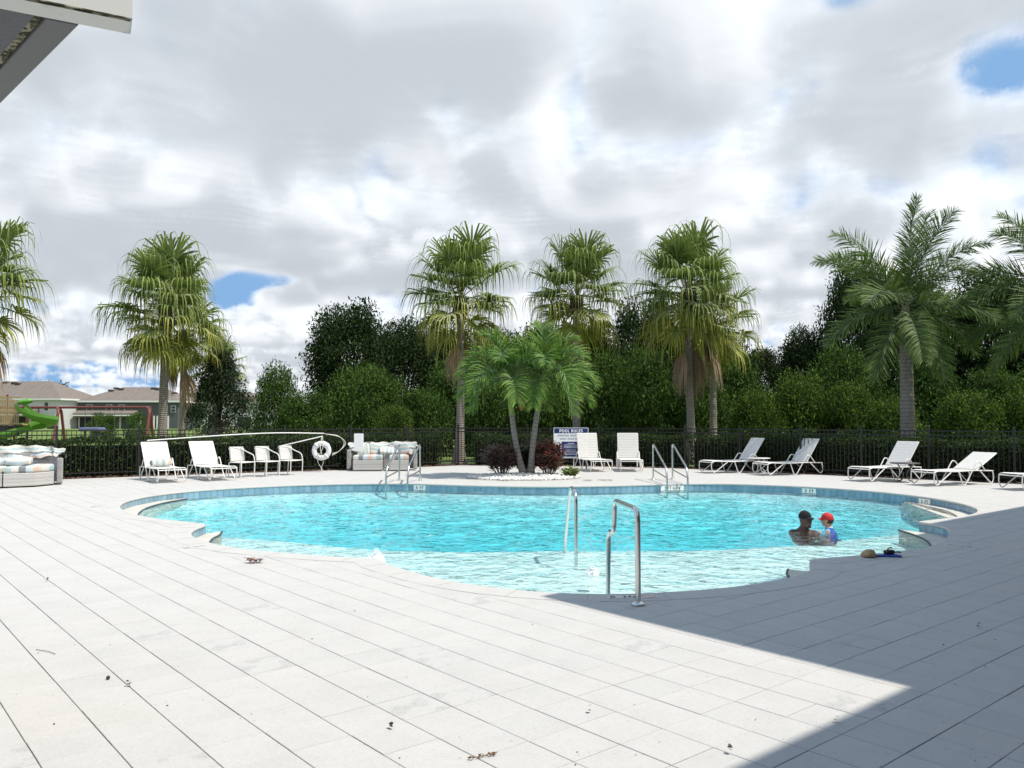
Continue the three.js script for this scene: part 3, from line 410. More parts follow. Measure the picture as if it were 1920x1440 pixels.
{
  // X, Z, height, half width
  const oaks = [
    [-8.3, 42, 8.0, 3.0, 'tallest dark oak with a round crown standing alone beside the open lawn'],
    [-5.9, 44.5, 7.4, 2.9, 'dark oak touching the round crowned oak on the lawn side'],
    [-3.4, 46, 7.2, 2.7, 'dark oak behind the fan palm growing against the fence corner'],
    [-0.9, 47, 7.1, 2.6, 'dark oak behind the island palms'], [1.7, 47, 7.4, 2.7, 'dark oak behind the pool rules sign'],
    [4.2, 46, 7.6, 2.6, 'dark oak between two drooping fan palms'], [7.2, 45, 8.6, 2.9, 'dark oak behind the fan palm with long dead fronds'],
    [10.4, 44, 7.8, 2.6, 'dark oak overtopping the bright shrub thicket'], [13.6, 45, 6.0, 2.2, 'low dark oak in the gap in the tree line'],
    [17.0, 40.5, 9.9, 2.3, 'tall dark oak behind the fronds of the foxtail palm'], [14.9, 41.5, 6.6, 1.9, 'thin dark oak leaning out over the sky gap'],
    [20.2, 41, 9.3, 3.0, 'dark oak behind the foxtail palm trunk'], [23.6, 40, 9.4, 3.1, 'dark oak behind the feather palm cut by the picture edge'], [26.4, 39, 9.6, 3.0, 'dark oak at the end of the tree line'],
  ];
  oaks.forEach(([X, Z, h, w, l], i) => plant('oak_tree', OAKS[i % 3], l, 'tree', X, Z, h, w, i * 1.7, 'dark oaks behind the pool'));
  const mids = [
    [-10.9, 38, 4.0, 1.25, 'rounded dark shrub at the lawn end of the thicket'], [-9.2, 37, 2.7, 1.5, 'low green shrub below the round crowned oak'], [-6.0, 36, 3.7, 1.7, 'pointed light green shrub under the round crowned oak'], [-4.0, 36.5, 2.8, 1.6, 'green shrub behind the wicker daybed hedge'],
    [-1.0, 37, 3.4, 1.7, 'green shrub behind the fence corner palm'], [1.3, 36, 3.2, 1.6, 'green shrub straight behind the island palms'], [4.0, 36, 4.4, 1.7, 'tall leafy shrub behind the pool rules sign'], [6.0, 37.5, 4.6, 1.8, 'tall leafy shrub beside the palm with dead fronds'], [8.3, 37, 3.7, 1.7, 'green shrub behind the palm with dead fronds'],
    [21.2, 36, 3.6, 1.8, 'green shrub right of the foxtail palm trunk'], [-7.6, 40, 4.2, 2.0, 'shadowed shrub under the round crowned oak'], [-2.5, 41, 4.6, 2.2, 'shadowed shrub deep behind the corner palm'], [2.6, 41, 4.6, 2.2, 'shadowed shrub deep behind the island'], [10.6, 40, 4.7, 2.1, 'shadowed shrub deep in the thicket'], [15.6, 38.5, 4.8, 2.0, 'shadowed shrub under the thin leaning oak'], [18.8, 37.5, 4.3, 1.9, 'shadowed shrub beside the foxtail palm trunk'], [24.0, 36, 4.6, 2.1, 'shadowed shrub at the end of the thicket'],
  ];
  mids.forEach(([X, Z, h, w, l], i) => plant('leafy_shrub', SHRUBS_MID[i % 2], l, 'shrub', X, Z, h * 1.15, w * 1.12, i * 2.1, 'green shrubs in the thicket'));
  const brights = [
    [10.4, 34.5, 3.1, 1.5, 'bright yellow green shrub nearest the palm with dead fronds'], [12.2, 35, 4.0, 1.7, 'bright yellow green shrub, tallest of its clump'], [13.9, 34, 3.4, 1.6, 'bright yellow green shrub in the middle of the clump'], [15.3, 33, 2.7, 1.5, 'bright yellow green shrub beside the foxtail palm trunk'], [18.4, 33, 3.0, 1.7, 'bright green shrub past the foxtail palm trunk'], [20.6, 32.5, 3.3, 1.6, 'bright green shrub at the far end of the hedge'], [-4.9, 34, 2.4, 1.2, 'light green shrub behind the wicker daybed'],
  ];
  brights.forEach(([X, Z, h, w, l], i) => plant('bright_shrub', SHRUBS_BRIGHT[i % 2], l, 'shrub', X, Z, h, w, i * 1.3, 'bright shrubs in the thicket'));
  plant('young_tree', LOOSE, 'loose dark young tree standing on the lawn before the houses', 'tree', -14.1, 39.5, 5.3, 2.15, 0.4);
  plant('small_round_tree', SMALL, 'small round tree behind the swing, with blue play table before it', 'tree', -30.9, 62, 2.3, 1.25, 0.3, 'small trees behind the swing');
  plant('small_round_tree', SMALL, 'small round tree beside the red end arch of the swing', 'tree', -28.3, 62, 2.3, 1.2, 2.3, 'small trees behind the swing');
  [[-106, 190, 11, 5, 'distant tree over the ridge of the white house'], [-95, 200, 9, 7, 'distant tree behind the white house roof slope'], [-88, 205, 9.6, 7, 'distant tree in the dip between the two roofs'], [-81, 210, 9.4, 6, 'distant tree touching the dark grey house roof'], [-61, 220, 8.2, 6, 'distant tree past the far end of the dark grey house'], [-50, 185, 6.5, 6, 'distant tree behind the white house end']].forEach(([X, Z, h, w, l], i) => plant('distant_tree', FAR_TREE, l, 'tree', X, Z, h, w, i, 'distant trees beyond the houses'));
}

// ---- houses beyond the lawn
{
  const roofMat = new THREE.MeshStandardMaterial({ map: tex(256, (u, v) => { const k = 0.75 + tfbm(u, v, 24, 3, 7) * 0.5; return [0.17 * k, 0.145 * k, 0.125 * k]; }), roughness: 0.95 }), trim = std(0.72, 0.72, 0.70, 0.7), glass = std(0.03, 0.035, 0.045, 0.12), dark = std(0.03, 0.032, 0.036, 0.7), ventMat = std(0.05, 0.05, 0.05, 0.8);
  function hip(w, d, h, over) { const a = w / 2 + over, b = d / 2 + over, r = Math.max(0.5, a - b), p = [[-a, 0, b], [a, 0, b], [a, 0, -b], [-a, 0, -b], [-r, h, 0], [r, h, 0]], f = [[0, 1, 5], [0, 5, 4], [1, 2, 5], [2, 3, 4], [2, 4, 5], [3, 0, 4], [0, 3, 2], [0, 2, 1]]; const pos = [], uv = []; for (const t of f) for (const i of t) { pos.push(...p[i]); uv.push(p[i][0] * 0.3, p[i][1] * 0.5 + p[i][2] * 0.3); } return triGeo(pos, uv); }
  function house(label, X, Z, w, d, eave, ridge, wallCol, turn, windows, patios, vents) {
    const t = thing('town_house', label, 'house', P(X, Z, -0.03), turn), wall = std(...wallCol, 0.9), f = d / 2;
    mesh('wall', box(w, eave, d, 0, eave / 2, 0), wall, t);
    const roof = mesh('roof', hip(w, d, ridge - eave, 0.5).translate(0, eave + 0.12, 0), roofMat, t);
    for (const [x, y] of vents) mesh('roof_vent', box(0.9, 0.32, 0.6, x, eave + 0.12 + (ridge - eave) * y + 0.12, (f + 0.5) * (1 - y)), ventMat, roof);
    mesh('fascia', box(w + 1.02, 0.3, d + 1.02, 0, eave - 0.03, 0), trim, t);
    for (const [x, y, ww, hh] of windows) { const wn = mesh('window', box(ww, hh, 0.06, x, y, f + 0.03), trim, t); mesh('pane', box(ww - 0.16, hh / 2 - 0.12, 0.05, x, y + hh / 4 - 0.02, f + 0.05), glass, wn); mesh('pane', box(ww - 0.16, hh / 2 - 0.12, 0.05, x, y - hh / 4 + 0.02, f + 0.05), glass, wn); }
    for (const [x, ww, hh] of patios) { const p = mesh('patio_opening', box(ww, hh, 0.08, x, hh / 2, f + 0.03), dark, t); mesh('post', box(0.22, hh + 0.1, 0.16, x - ww / 2, hh / 2, f + 0.08), trim, p); mesh('post', box(0.22, hh + 0.1, 0.16, x + ww / 2, hh / 2, f + 0.08), trim, p); }
    return t;
  }
  const h2 = house('dark grey two storey house with brown hip roof', -70.4, 156, 18.2, 11, 5.0, 7.7, [0.085, 0.095, 0.10], 0, [[-7.1, 3.75, 1.1, 1.3], [-3.5, 3.75, 1.1, 1.3], [-1.2, 3.75, 1.1, 1.3], [8.3, 3.6, 0.9, 1.2]], [[-7.3, 3.2, 2.3], [-3.2, 3.6, 2.3], [3.6, 2.4, 2.3], [6.4, 2.0, 2.3]], [[-4.5, 0.86], [-3.4, 0.8], [2.6, 0.86], [3.6, 0.8], [-5, 0.7], [7.4, 0.5]]);
  mesh('porch_roof', box(11, 0.7, 2.2, -3.6, 2.75, 6.4, 0, 0.3), roofMat, h2); mesh('porch_fascia', box(11, 0.22, 0.14, -3.6, 2.42, 7.5), trim, h2);
  const h1 = house('white two storey house with brown hip roof next to the playground', -90.4, 153, 21.6, 12, 5.3, 8.7, [0.52, 0.53, 0.54], -0.12, [[4.1, 4.0, 0.9, 1.6], [8.3, 4.0, 0.9, 1.6], [-1, 4.0, 0.9, 1.6]], [[3.2, 3.0, 2.3], [6.7, 2.6, 2.3], [9.4, 2.0, 2.2], [-1.6, 3.6, 2.3]], [[-2, 0.85], [-1, 0.8], [-4, 0.9]]);
  mesh('porch_roof', box(11, 0.9, 2.2, 1.4, 2.9, 6.9, 0, 0.3), roofMat, h1); mesh('porch_fascia', box(11, 0.22, 0.14, 1.4, 2.5, 8.0), trim, h1);
  house('pale house half hidden behind the loose young tree', -56.5, 172, 13, 10, 5.0, 7.4, [0.66, 0.66, 0.64], 0, [[-4, 3.7, 1, 1.3], [0, 3.7, 1, 1.3]], [[-4, 3, 2.2], [2, 3, 2.2]], [[0, 0.8]]);
  house('white house end seen between the young tree and the oaks', -43.6, 160, 8.5, 9, 3.9, 5.6, [0.66, 0.66, 0.64], 0, [], [[1.6, 3.4, 2.6]], [[0, 0.8]]);
}

// ---- clubhouse beside the camera: throws the shade over the near corner of the deck
{
  const g = thing('clubhouse', 'grey two storey clubhouse whose eaves shade the deck', 'building', P(0, 0)), wall = std(0.15, 0.155, 0.165, 0.9), trim = std(0.62, 0.61, 0.58, 0.6), glass = std(0.03, 0.035, 0.04, 0.1);
  const poly = (l) => flipCCW(l.map(([a, b]) => AB(a, b)));
  const E = 6.6; // eaves; the L-shaped roof edge
  mesh('roof', slab(poly([[2.38, 6.79], [2.38, 24], [-13, 24], [-13, -12], [-0.91, -12], [-0.91, 6.79]]), E, E + 0.28), trim, g);
  const shingle = std(0.13, 0.12, 0.11, 0.95), pitchRoof = (a0, a1, b0, b1, h) => { const c = (a, b, y) => { const [X, Z] = AB(a, b); return [X, y, -Z]; }, am = (a0 + a1) / 2, w = Math.abs(a1 - a0) / 2, y = E + 0.28, q = [c(a0, b0, y), c(a1, b0, y), c(a1, b1, y), c(a0, b1, y), c(am, b0 + w, y + h), c(am, b1 - w, y + h)], pos = []; for (const f of [[0, 1, 4], [1, 2, 5], [1, 5, 4], [2, 3, 5], [3, 0, 4], [3, 4, 5], [0, 2, 1], [0, 3, 2]]) for (const i of f) pos.push(...q[i]); return triGeo(pos); };
  mesh('added_pitched_roof', pitchRoof(-13, -0.91, -12, 24, 3.6), shingle, g); mesh('added_pitched_roof', pitchRoof(-5, 2.38, 6.79, 24, 2.2), shingle, g);  // unseen hip roofs added to block sky; walls darkened too, deepening the deck shade
  const walls = mesh('wall', slab(poly([[1.75, 7.42], [1.75, 23.4], [-12.4, 23.4], [-12.4, -11.4], [-1.54, -11.4], [-1.54, 7.42]]), -0.03, E), wall, g);
  for (const [a, b0, b1] of [[1.75, 9, 10.6], [1.75, 12.2, 13.8], [1.75, 15.5, 17.1], [-1.54, 2.2, 3.6], [-1.54, -4.5, -2.9]]) for (const y of [1.5, 4.6]) { const [X, Z] = AB(a + 0.02, (b0 + b1) / 2); const w = mesh('window', box(b1 - b0, 1.5, 0.08, 0, 0, 0), trim, g); w.position.copy(P(X, Z, y)); w.rotation.y = Math.atan2(sA, cA); const p = mesh('pane', box(b1 - b0 - 0.2, 1.3, 0.02, 0, 0, 0.045), glass, w); p.position.z = 0; mesh('pane', box(b1 - b0 - 0.2, 1.3, 0.02, 0, 0, -0.045), glass, w); }
  void walls;
}
// ---- shelter roof at the upper left: gutter, soffit with mouldy joint, post out of view
{
  const shelter = thing('shelter_roof', 'corner of a white roof gutter and grey soffit overhead', 'shelter', P(0, 0)), paint = new THREE.MeshStandardMaterial({ map: tex(512, (u, v) => { const m = sstep(0.52, 0.70, tfbm(u, v, 10, 5, 33)) * sstep(0.62, 0.95, tnoise(u, v, 3, 8) * 0.6 + tfbm(u, v, 24, 3, 4) * 0.6); return [lerp(0.74, 0.2, m), lerp(0.735, 0.19, m), lerp(0.70, 0.14, m)]; }), roughness: 0.6 });
  const mould = new THREE.MeshStandardMaterial({ map: tex(256, (u, v) => { const m = sstep(0.35, 0.62, tfbm(u, v, 22, 5, 5)); return [lerp(0.36, 0.05, m), lerp(0.35, 0.052, m), lerp(0.26, 0.025, m)]; }), roughness: 1 });
  const stucco = new THREE.MeshStandardMaterial({ color: lin(0.17, 0.17, 0.185), bumpMap: rep(paverBump, 3), bumpScale: 0.006, roughness: 1 }), beamMat = std(0.19, 0.19, 0.195, 0.85), cap = std(0.16, 0.15, 0.14, 0.9);
  const H = 3.0, c = [-1.39, 2.931], along = [0.887, 0.462];          // far end of the gutter
  const at = (s, t) => [c[0] - along[0] * s - along[1] * t, c[1] - along[1] * s + along[0] * t]; // s metres back along the gutter, t metres away across
  mesh('gutter', planarUV(slab(flipCCW([at(0, -0.123), at(6, -0.123), at(6, 0), at(0, 0)]), H, H + 0.26, 0.008), 1.3, 1.3, 'xz'), paint, shelter);
  const lip = []; for (let i = 0; i <= 60; i++) lip.push(P(...at(0.006 + i * 0.05, -0.1185), H + 0.004)); const lipG = tubeAlong(lip, 0.0075, 6); const lipMat = mould.clone(); lipMat.map = rep(mould.map, 0.3, 1.7); mesh('gutter_lip', lipG, lipMat, shelter); mould.map = rep(mould.map, 3.7);
  const e0 = at(0.168, 0.004), dir = [-0.71, 0.704], q = (s, t) => [e0[0] - along[0] * s + dir[0] * t, e0[1] - along[1] * s + dir[1] * t];
  mesh('edge_beam', slab(flipCCW([q(0, 0), q(0, 3.6), q(0.10, 3.6), q(0.10, 0)]), H + 0.0, H + 0.24, 0.004), beamMat, shelter);
  mesh('joint_strip', slab(flipCCW([q(0.102, 0), q(0.102, 3.6), q(0.132, 3.6), q(0.132, 0)]), H + 0.012, H + 0.2, 0.003), mould, shelter);
  mesh('soffit', slab(flipCCW([q(0.134, 0), q(0.134, 3.6), q(5.4, 3.6), q(5.4, 0)]), H + 0.004, H + 0.22, 0.003), stucco, shelter);
  mesh('roof_sheet', slab(flipCCW([at(0.1, 0.0), at(6, 0.0), q(5.5, 3.7), q(-0.05, 3.7)]), H + 0.262, H + 0.33), cap, shelter);
  for (const [s, t] of [[4.6, 0.2], [4.6, 3.2]]) mesh('post', slab(flipCCW([q(s, t), q(s + 0.3, t), q(s + 0.3, t + 0.3), q(s, t + 0.3)]), 0.0, H + 0.012), beamMat, shelter);
}

// =====================================================================  PALMS
const ringTex = tex(256, (u, v) => { const ring = Math.pow(Math.abs(Math.sin(v * Math.PI * 16 + tfbm(u, v, 4, 2, 3) * 1.5)), 6), f = tfbm(u, v, 20, 4, 91), k = 0.75 + f * 0.5 - ring * 0.28; return [0.27 * k, 0.235 * k, 0.205 * k]; });
const ringBump = tex(256, (u, v) => 0.6 - 0.5 * Math.pow(Math.abs(Math.sin(v * Math.PI * 16 + tfbm(u, v, 4, 2, 3) * 1.5)), 6) + 0.25 * (tfbm(u, v, 24, 3, 44) - 0.5), false);
const fanTrunkMat = new THREE.MeshStandardMaterial({ map: rep(ringTex, 1, 0.9), bumpMap: rep(ringBump, 1, 0.9), bumpScale: 0.03, roughness: 0.95 });
const smoothTrunkMat = new THREE.MeshStandardMaterial({ color: lin(0.86, 0.9, 0.95), map: rep(ringTex, 1, 0.55), bumpMap: rep(ringBump, 1, 0.55), bumpScale: 0.014, roughness: 0.85 });
const bootMat = std(0.07, 0.042, 0.028, 1);
const vcLeaf = new THREE.MeshPhysicalMaterial({ color: 0xffffff, vertexColors: true, roughness: 0.9, transmission: 0.3, thickness: 0, clearcoat: 0.14, clearcoatRoughness: 0.33, side: THREE.DoubleSide });
const vcDry = new THREE.MeshPhysicalMaterial({ color: 0xffffff, vertexColors: true, roughness: 1, transmission: 0.2, thickness: 0, side: THREE.DoubleSide });

// strips of leaf: a chain of points with width, flat across `side`
function strip(pos, col, pts, side, w, c0, c1) { for (let i = 0; i < pts.length - 1; i++) { const a = pts[i], b = pts[i + 1], wa = w(i / (pts.length - 1)), wb = w((i + 1) / (pts.length - 1)), t0 = i / (pts.length - 1), t1 = (i + 1) / (pts.length - 1); const q = [[a, -wa], [b, -wb], [b, wb], [a, -wa], [b, wb], [a, wa]], ts = [t0, t1, t1, t0, t1, t0]; q.forEach(([p, s], k) => { pos.push(p.x + side.x * s, p.y + side.y * s, p.z + side.z * s); for (let c = 0; c < 3; c++) col.push(lerp(c0[c], c1[c], ts[k])); }); } }
// fan frond growing along +x from the origin: petiole, then segments that spread and hang
function fanFrond(seed, pitch, pet, blade, tone, tip, droop = 1, spread = 2.25) {
  const r = mulberry(seed), pos = [], col = [], pp = []; let d = V(Math.cos(pitch), Math.sin(pitch), 0), p = V(0, 0, 0);
  for (let i = 0; i <= 6; i++) { pp.push(p.clone()); p = p.clone().addScaledVector(d, pet / 6); d = d.clone().add(V(0, -0.05 * droop, 0)).normalize(); }
  strip(pos, col, pp, V(0, 0, 1), (t) => 0.03 - 0.012 * t, [0.13, 0.10, 0.03], tone); strip(pos, col, pp, V(-d.y, d.x, 0), (t) => 0.018 - 0.006 * t, [0.13, 0.10, 0.03], tone);
  const H = pp[6], n = 30, up = V(-d.y, d.x, 0);
  for (let k = 0; k < n; k++) {
    const f = (k / (n - 1) - 0.5) * 2, phi = f * spread + (r() - 0.5) * 0.09; let e = d.clone().multiplyScalar(Math.cos(phi)).addScaledVector(V(0, 0, 1), Math.sin(phi)).addScaledVector(up, 0.25 * Math.abs(Math.sin(phi)) + 0.08).normalize();
    const L = blade * (1.05 - 0.28 * f * f) * (0.9 + r() * 0.25), pts = []; let q = H.clone(); const m = 8, kk = 0.75 + r() * 0.5, hang = (0.34 + r() * 0.22) * droop;
    for (let i = 0; i <= m; i++) { pts.push(q.clone()); q = q.clone().addScaledVector(e, L / m); const t = i / m; e = e.clone().add(V((r() - 0.5) * 0.05, -hang * (t < 0.26 ? 0.25 : 1.5 + t * 3.0), (r() - 0.5) * 0.05)).normalize(); }
    if (r() < 0.06) continue;
    const side = d.clone().multiplyScalar(-Math.sin(phi)).addScaledVector(V(0, 0, 1), Math.cos(phi)).addScaledVector(up, (r() - 0.5) * 1.1).normalize();
    strip(pos, col, pts, side, (t) => (t < 0.36 ? 0.016 + t * 0.09 : lerp(0.036, 0.003, Math.pow((t - 0.36) / 0.64, 0.7))), tone.map((c) => c * kk), tip.map((c) => c * kk));
  }
  return triGeo(pos, null, col);
}
const GREEN = [0.12, 0.18, 0.028], GREENT = [0.20, 0.255, 0.042], LIME = [0.23, 0.275, 0.024], LIMET = [0.30, 0.29, 0.028], DRY = [0.30, 0.20, 0.11], DRYT = [0.26, 0.18, 0.12];
const FAN = [];
[[86, 1.6, 1.7], [72, 1.65, 1.7], [58, 1.55, 1.65], [44, 1.4, 1.6], [30, 1.25, 1.55], [16, 1.1, 1.5]].forEach(([a, p, b], i) => [0, 1].forEach((k) => FAN.push({ a, g: fanFrond(900 + i * 7 + k, (a + k * 7 - 3) * RAD, p, b, GREEN, GREENT, 1) })));
const SKIRT = [[2, 1.35, 1.45], [-14, 1.3, 1.45], [-30, 1.2, 1.4], [-46, 1.0, 1.35]].flatMap(([a, p, b], i) => [0, 1].map((k) => fanFrond(950 + i * 5 + k, (a + k * 8 - 4) * RAD, p, b, [lerp(GREEN[0], LIME[0], 0.3 + i * 0.2), lerp(GREEN[1], LIME[1], 0.3 + i * 0.2), 0.032], LIMET, 1)));
const DEAD = [-62, -72, -80].map((a, i) => fanFrond(980 + i, a * RAD, 0.9 + i * 0.25, 1.5, DRY, DRYT, 1.5, 0.7));
function fanPalm(seed, label, X, Z, heart, size, { upper = 30, skirt = 14, dead = 3, spear = 2, deadLong = 1, lean = 0 } = {}) {
  const r = mulberry(seed), t = thing('fan_palm', label, 'palm tree', P(X, Z, -0.03), r() * 6.28, 'drooping fan palms round the pool');
  const trunkPts = []; for (let i = 0; i <= 14; i++) { const s = i / 14; trunkPts.push(V(lean * s * s, heart * s, 0.05 * Math.sin(s * 3))); }
  mesh('trunk', tubeAlong(trunkPts, (s) => (0.15 + 0.16 * Math.exp(-s * 13) - 0.02 * s + (s > 0.88 ? (s - 0.88) * 0.6 : 0)) * (0.9 + 0.1 * size), 14), fanTrunkMat, t);
  const crown = group('crown', t); crown.position.set(lean, heart, 0); crown.scale.setScalar(size);
  const boots = []; for (let k = 0; k < 40; k++) { const a = k * 2.4, y = -0.55 + k * 0.017; const g = box(0.05, 0.26, 0.09, 0, 0.1, 0); g.rotateZ(-0.55); g.translate(0.17, y, 0); g.rotateY(a); boots.push(g); } mesh('old_leaf_bases', merge(boots), bootMat, crown);
  let n = 0; const put = (g, mat, turn, y, sc, name) => { const m = mesh(name + (n ? `_${String(n).padStart(3, '0')}` : ''), g, mat, crown); n++; m.position.y = y; m.rotation.set(0, turn, (r() - 0.5) * 0.42); m.scale.setScalar(sc); };
  for (let k = 0; k < upper; k++) { const u = Math.pow((k + 0.5) / upper, 0.8), i = Math.min(FAN.length - 1, Math.floor(u * FAN.length)); put(FAN[i].g, vcLeaf, k * 2.39996 + r() * 0.5, 0.3 - u * 0.5 + (r() - 0.5) * 0.3, 0.76 + r() * 0.42, 'frond'); }
  for (let k = 0; k < skirt; k++) { const i = Math.min(SKIRT.length - 1, Math.floor(((k + r() * 0.9) / skirt) * SKIRT.length)); put(SKIRT[i], vcLeaf, k * 2.39996 + 1 + r() * 0.6, -0.2 - 0.03 * k * r(), 0.78 + r() * 0.34, 'frond'); }
  for (let k = 0; k < dead; k++) { put(DEAD[k % 3], vcDry, k * 2.1 + r() * 2, -0.5, (0.85 + r() * 0.3) * deadLong, 'dead_frond'); }
  for (let k = 0; k < spear; k++) { const pts = [V(0, 0.1, 0), V(0.03 + k * 0.07, 1.6, 0.02), V(0.06 + k * 0.16, 2.9 + 0.4 * r(), 0.05)]; mesh('spear', tubeAlong(pts, (s) => 0.035 * (1 - s * 0.93), 6), vcSpear, crown); }
  return t;
}
const vcSpear = std(0.28, 0.26, 0.11, 0.7);
fanPalm(11, 'fan palm with round crown beside the red swing end', -11.6, 27.2, 5.1, 0.92, { upper: 32, skirt: 15, dead: 0, spear: 2, lean: -0.1 });
fanPalm(12, 'fan palm with bare brown trunk behind the nearest lawn palm', -15.3, 38, 5.5, 1.02, { upper: 24, skirt: 12, dead: 2, spear: 0 });
fanPalm(13, 'smaller fan palm touching the loose young tree', -15.4, 43, 4.3, 0.74, { upper: 18, skirt: 10, dead: 3, spear: 0 });
fanPalm(14, 'fan palm with hanging dead fronds at the playground edge', -15.8, 24, 5.4, 0.95, { upper: 26, skirt: 12, dead: 4, spear: 1 });
fanPalm(15, 'fan palm with tall spear, its flared foot at the fence corner', -1.95, 30.4, 5.95, 0.98, { upper: 34, skirt: 13, dead: 2, spear: 2, lean: 0.12 });
fanPalm(16, 'fan palm rising behind the pool rules sign', 2.5, 31.5, 6.2, 0.92, { upper: 32, skirt: 12, dead: 2, spear: 3 });
fanPalm(17, 'fan palm with long curtain of dead brown fronds', 6.7, 30.6, 6.1, 1.0, { upper: 34, skirt: 17, dead: 4, spear: 1, deadLong: 1.25, lean: 0.25 });
fanPalm(18, 'fan palm half hidden behind the palm with dead fronds', 8.2, 33.5, 5.5, 0.9, { upper: 18, skirt: 12, dead: 1, spear: 0 });

// feather frond along +x: arching midrib with leaflets
function featherFrond(seed, pitch, L, leaflet, n, tone, tip, { arch = 1, plume = 0.6, vee = 0.5, w = 0.016, hang = 0.5 } = {}) {
  const r = mulberry(seed), pos = [], col = [], pp = [], dd = []; let d = V(Math.cos(pitch), Math.sin(pitch), 0), p = V(0, 0, 0); const m = 14;
  for (let i = 0; i <= m; i++) { pp.push(p.clone()); dd.push(d.clone()); p = p.clone().addScaledVector(d, L / m); d = d.clone().add(V(0, -0.085 * arch * (0.4 + i / m * 1.3), 0)).normalize(); }
  strip(pos, col, pp, V(0, 0, 1), (t) => 0.022 * (1 - t * 0.8), [0.12, 0.16, 0.04], tone); strip(pos, col, pp, V(0, 1, 0), (t) => 0.016 * (1 - t * 0.8), [0.12, 0.16, 0.04], tone);
  for (let k = 0; k < n; k++) for (const s of [-1, 1]) {
    const t = 0.13 + 0.87 * (k + r() * 0.6) / n, i = Math.min(m - 1, Math.floor(t * m)), f = t * m - i, c = pp[i].clone().lerp(pp[i + 1] ?? pp[i], f), D = dd[i], U = V(-D.y, D.x, 0);
    const len = leaflet * (0.35 + 0.75 * Math.sin(Math.PI * clamp(0.12 + t * 0.86))) * (0.85 + 0.3 * r()), kk = 0.65 + r() * 0.7;
    let e = D.clone().multiplyScalar(0.65 + t * 0.5).addScaledVector(V(0, 0, s), 0.9).addScaledVector(U, vee + (r() - 0.5) * 2 * plume).normalize(), q = c, pts = [];
    for (let j = 0; j <= 4; j++) { pts.push(q.clone()); q = q.clone().addScaledVector(e, len / 4); e = e.clone().add(V(0, -hang * 0.28 * (0.4 + j * 0.4), 0)).normalize(); }
    const side = D.clone().addScaledVector(U, (r() - 0.5) * 1.2).normalize();
    strip(pos, col, pts, side, (x) => w * (0.55 + 1.2 * x) * (1 - Math.pow(x, 2.2) * 0.96), tone.map((v) => v * kk), tip.map((v) => v * kk));
  }
  return triGeo(pos, null, col);
}
function featherPalm(name, label, X, Z, o) {
  const r = mulberry(o.seed), t = thing(name, label, 'palm tree', P(X, Z, o.base ?? -0.03), o.turn ?? 0, o.group);
  const pts = []; for (let i = 0; i <= 12; i++) { const s = i / 12; pts.push(V((o.lean ?? 0) * s - (o.sag ?? 0) * Math.sin(s * Math.PI), o.trunk * s, (o.leanZ ?? 0) * s)); }
  mesh('trunk', tubeAlong(pts, o.radius, 16), smoothTrunkMat, t);
  const top = pts[12], dir = pts[12].clone().sub(pts[10]).normalize(), sh = []; for (let i = 0; i <= 6; i++) sh.push(top.clone().addScaledVector(dir, o.shaft * i / 6));
  mesh('crownshaft', tubeAlong(sh, (s) => o.radius(1) * (1.12 - 0.1 * s - 0.45 * s * s), 14), o.shaftMat, t);
  const crown = group('crown', t); crown.position.copy(sh[6]);
  o.fronds.forEach(([pitch, turn, sc], k) => { const m = mesh(k ? `frond_${String(k).padStart(3, '0')}` : 'frond', featherFrond(o.seed * 50 + k, pitch * RAD, o.len * (sc ?? 1), o.leaflet, o.n, o.tone, o.tip, o.shape), vcLeaf, crown); m.rotation.y = turn * RAD; m.position.y = -0.04 * r(); });
  return t;
}
// turn: 0 points right, 90 away, 180 left, 270 towards the camera
const FOX = { trunk: 4.2, shaft: 0.85, radius: (s) => 0.22 - 0.05 * s + 0.05 * Math.exp(-s * 9), shaftMat: std(0.16, 0.16, 0.09, 0.7), len: 3.15, leaflet: 0.68, n: 150, tone: [0.062, 0.125, 0.018], tip: [0.125, 0.195, 0.028], shape: { arch: 0.98, plume: 0.95, vee: 0.15, w: 0.017, hang: 0.45 }, group: 'feather leaved palms outside the fence' };
featherPalm('foxtail_palm', 'feather leaved palm with smooth grey trunk behind the loungers', 11.9, 24.7, { ...FOX, seed: 3, fronds: [[86, 330, 1.05], [78, 20, 1.0], [70, 300, 0.98], [62, 178, 1.0], [56, 352, 1], [52, 150], [46, 200, 1.0], [44, 15, 1.02], [34, 100], [28, 40], [20, 225, 0.9], [8, 320, 0.85], [-4, 185, 0.9], [-10, 10, 0.9], [-35, 262, 0.72], [-42, 212, 0.85], [-50, 300, 0.8]] });
featherPalm('foxtail_palm', 'feather leaved palm beyond the half hidden lounger', 16.2, 23.6, { ...FOX, seed: 4, trunk: 4.3, fronds: [[82, 200, 0.95], [68, 160], [55, 190], [45, 230], [38, 150], [30, 30], [20, 180, 1.05], [8, 210], [-5, 160], [-18, 190, 1], [-35, 230], [-30, 140], [40, 330], [10, 300]] });
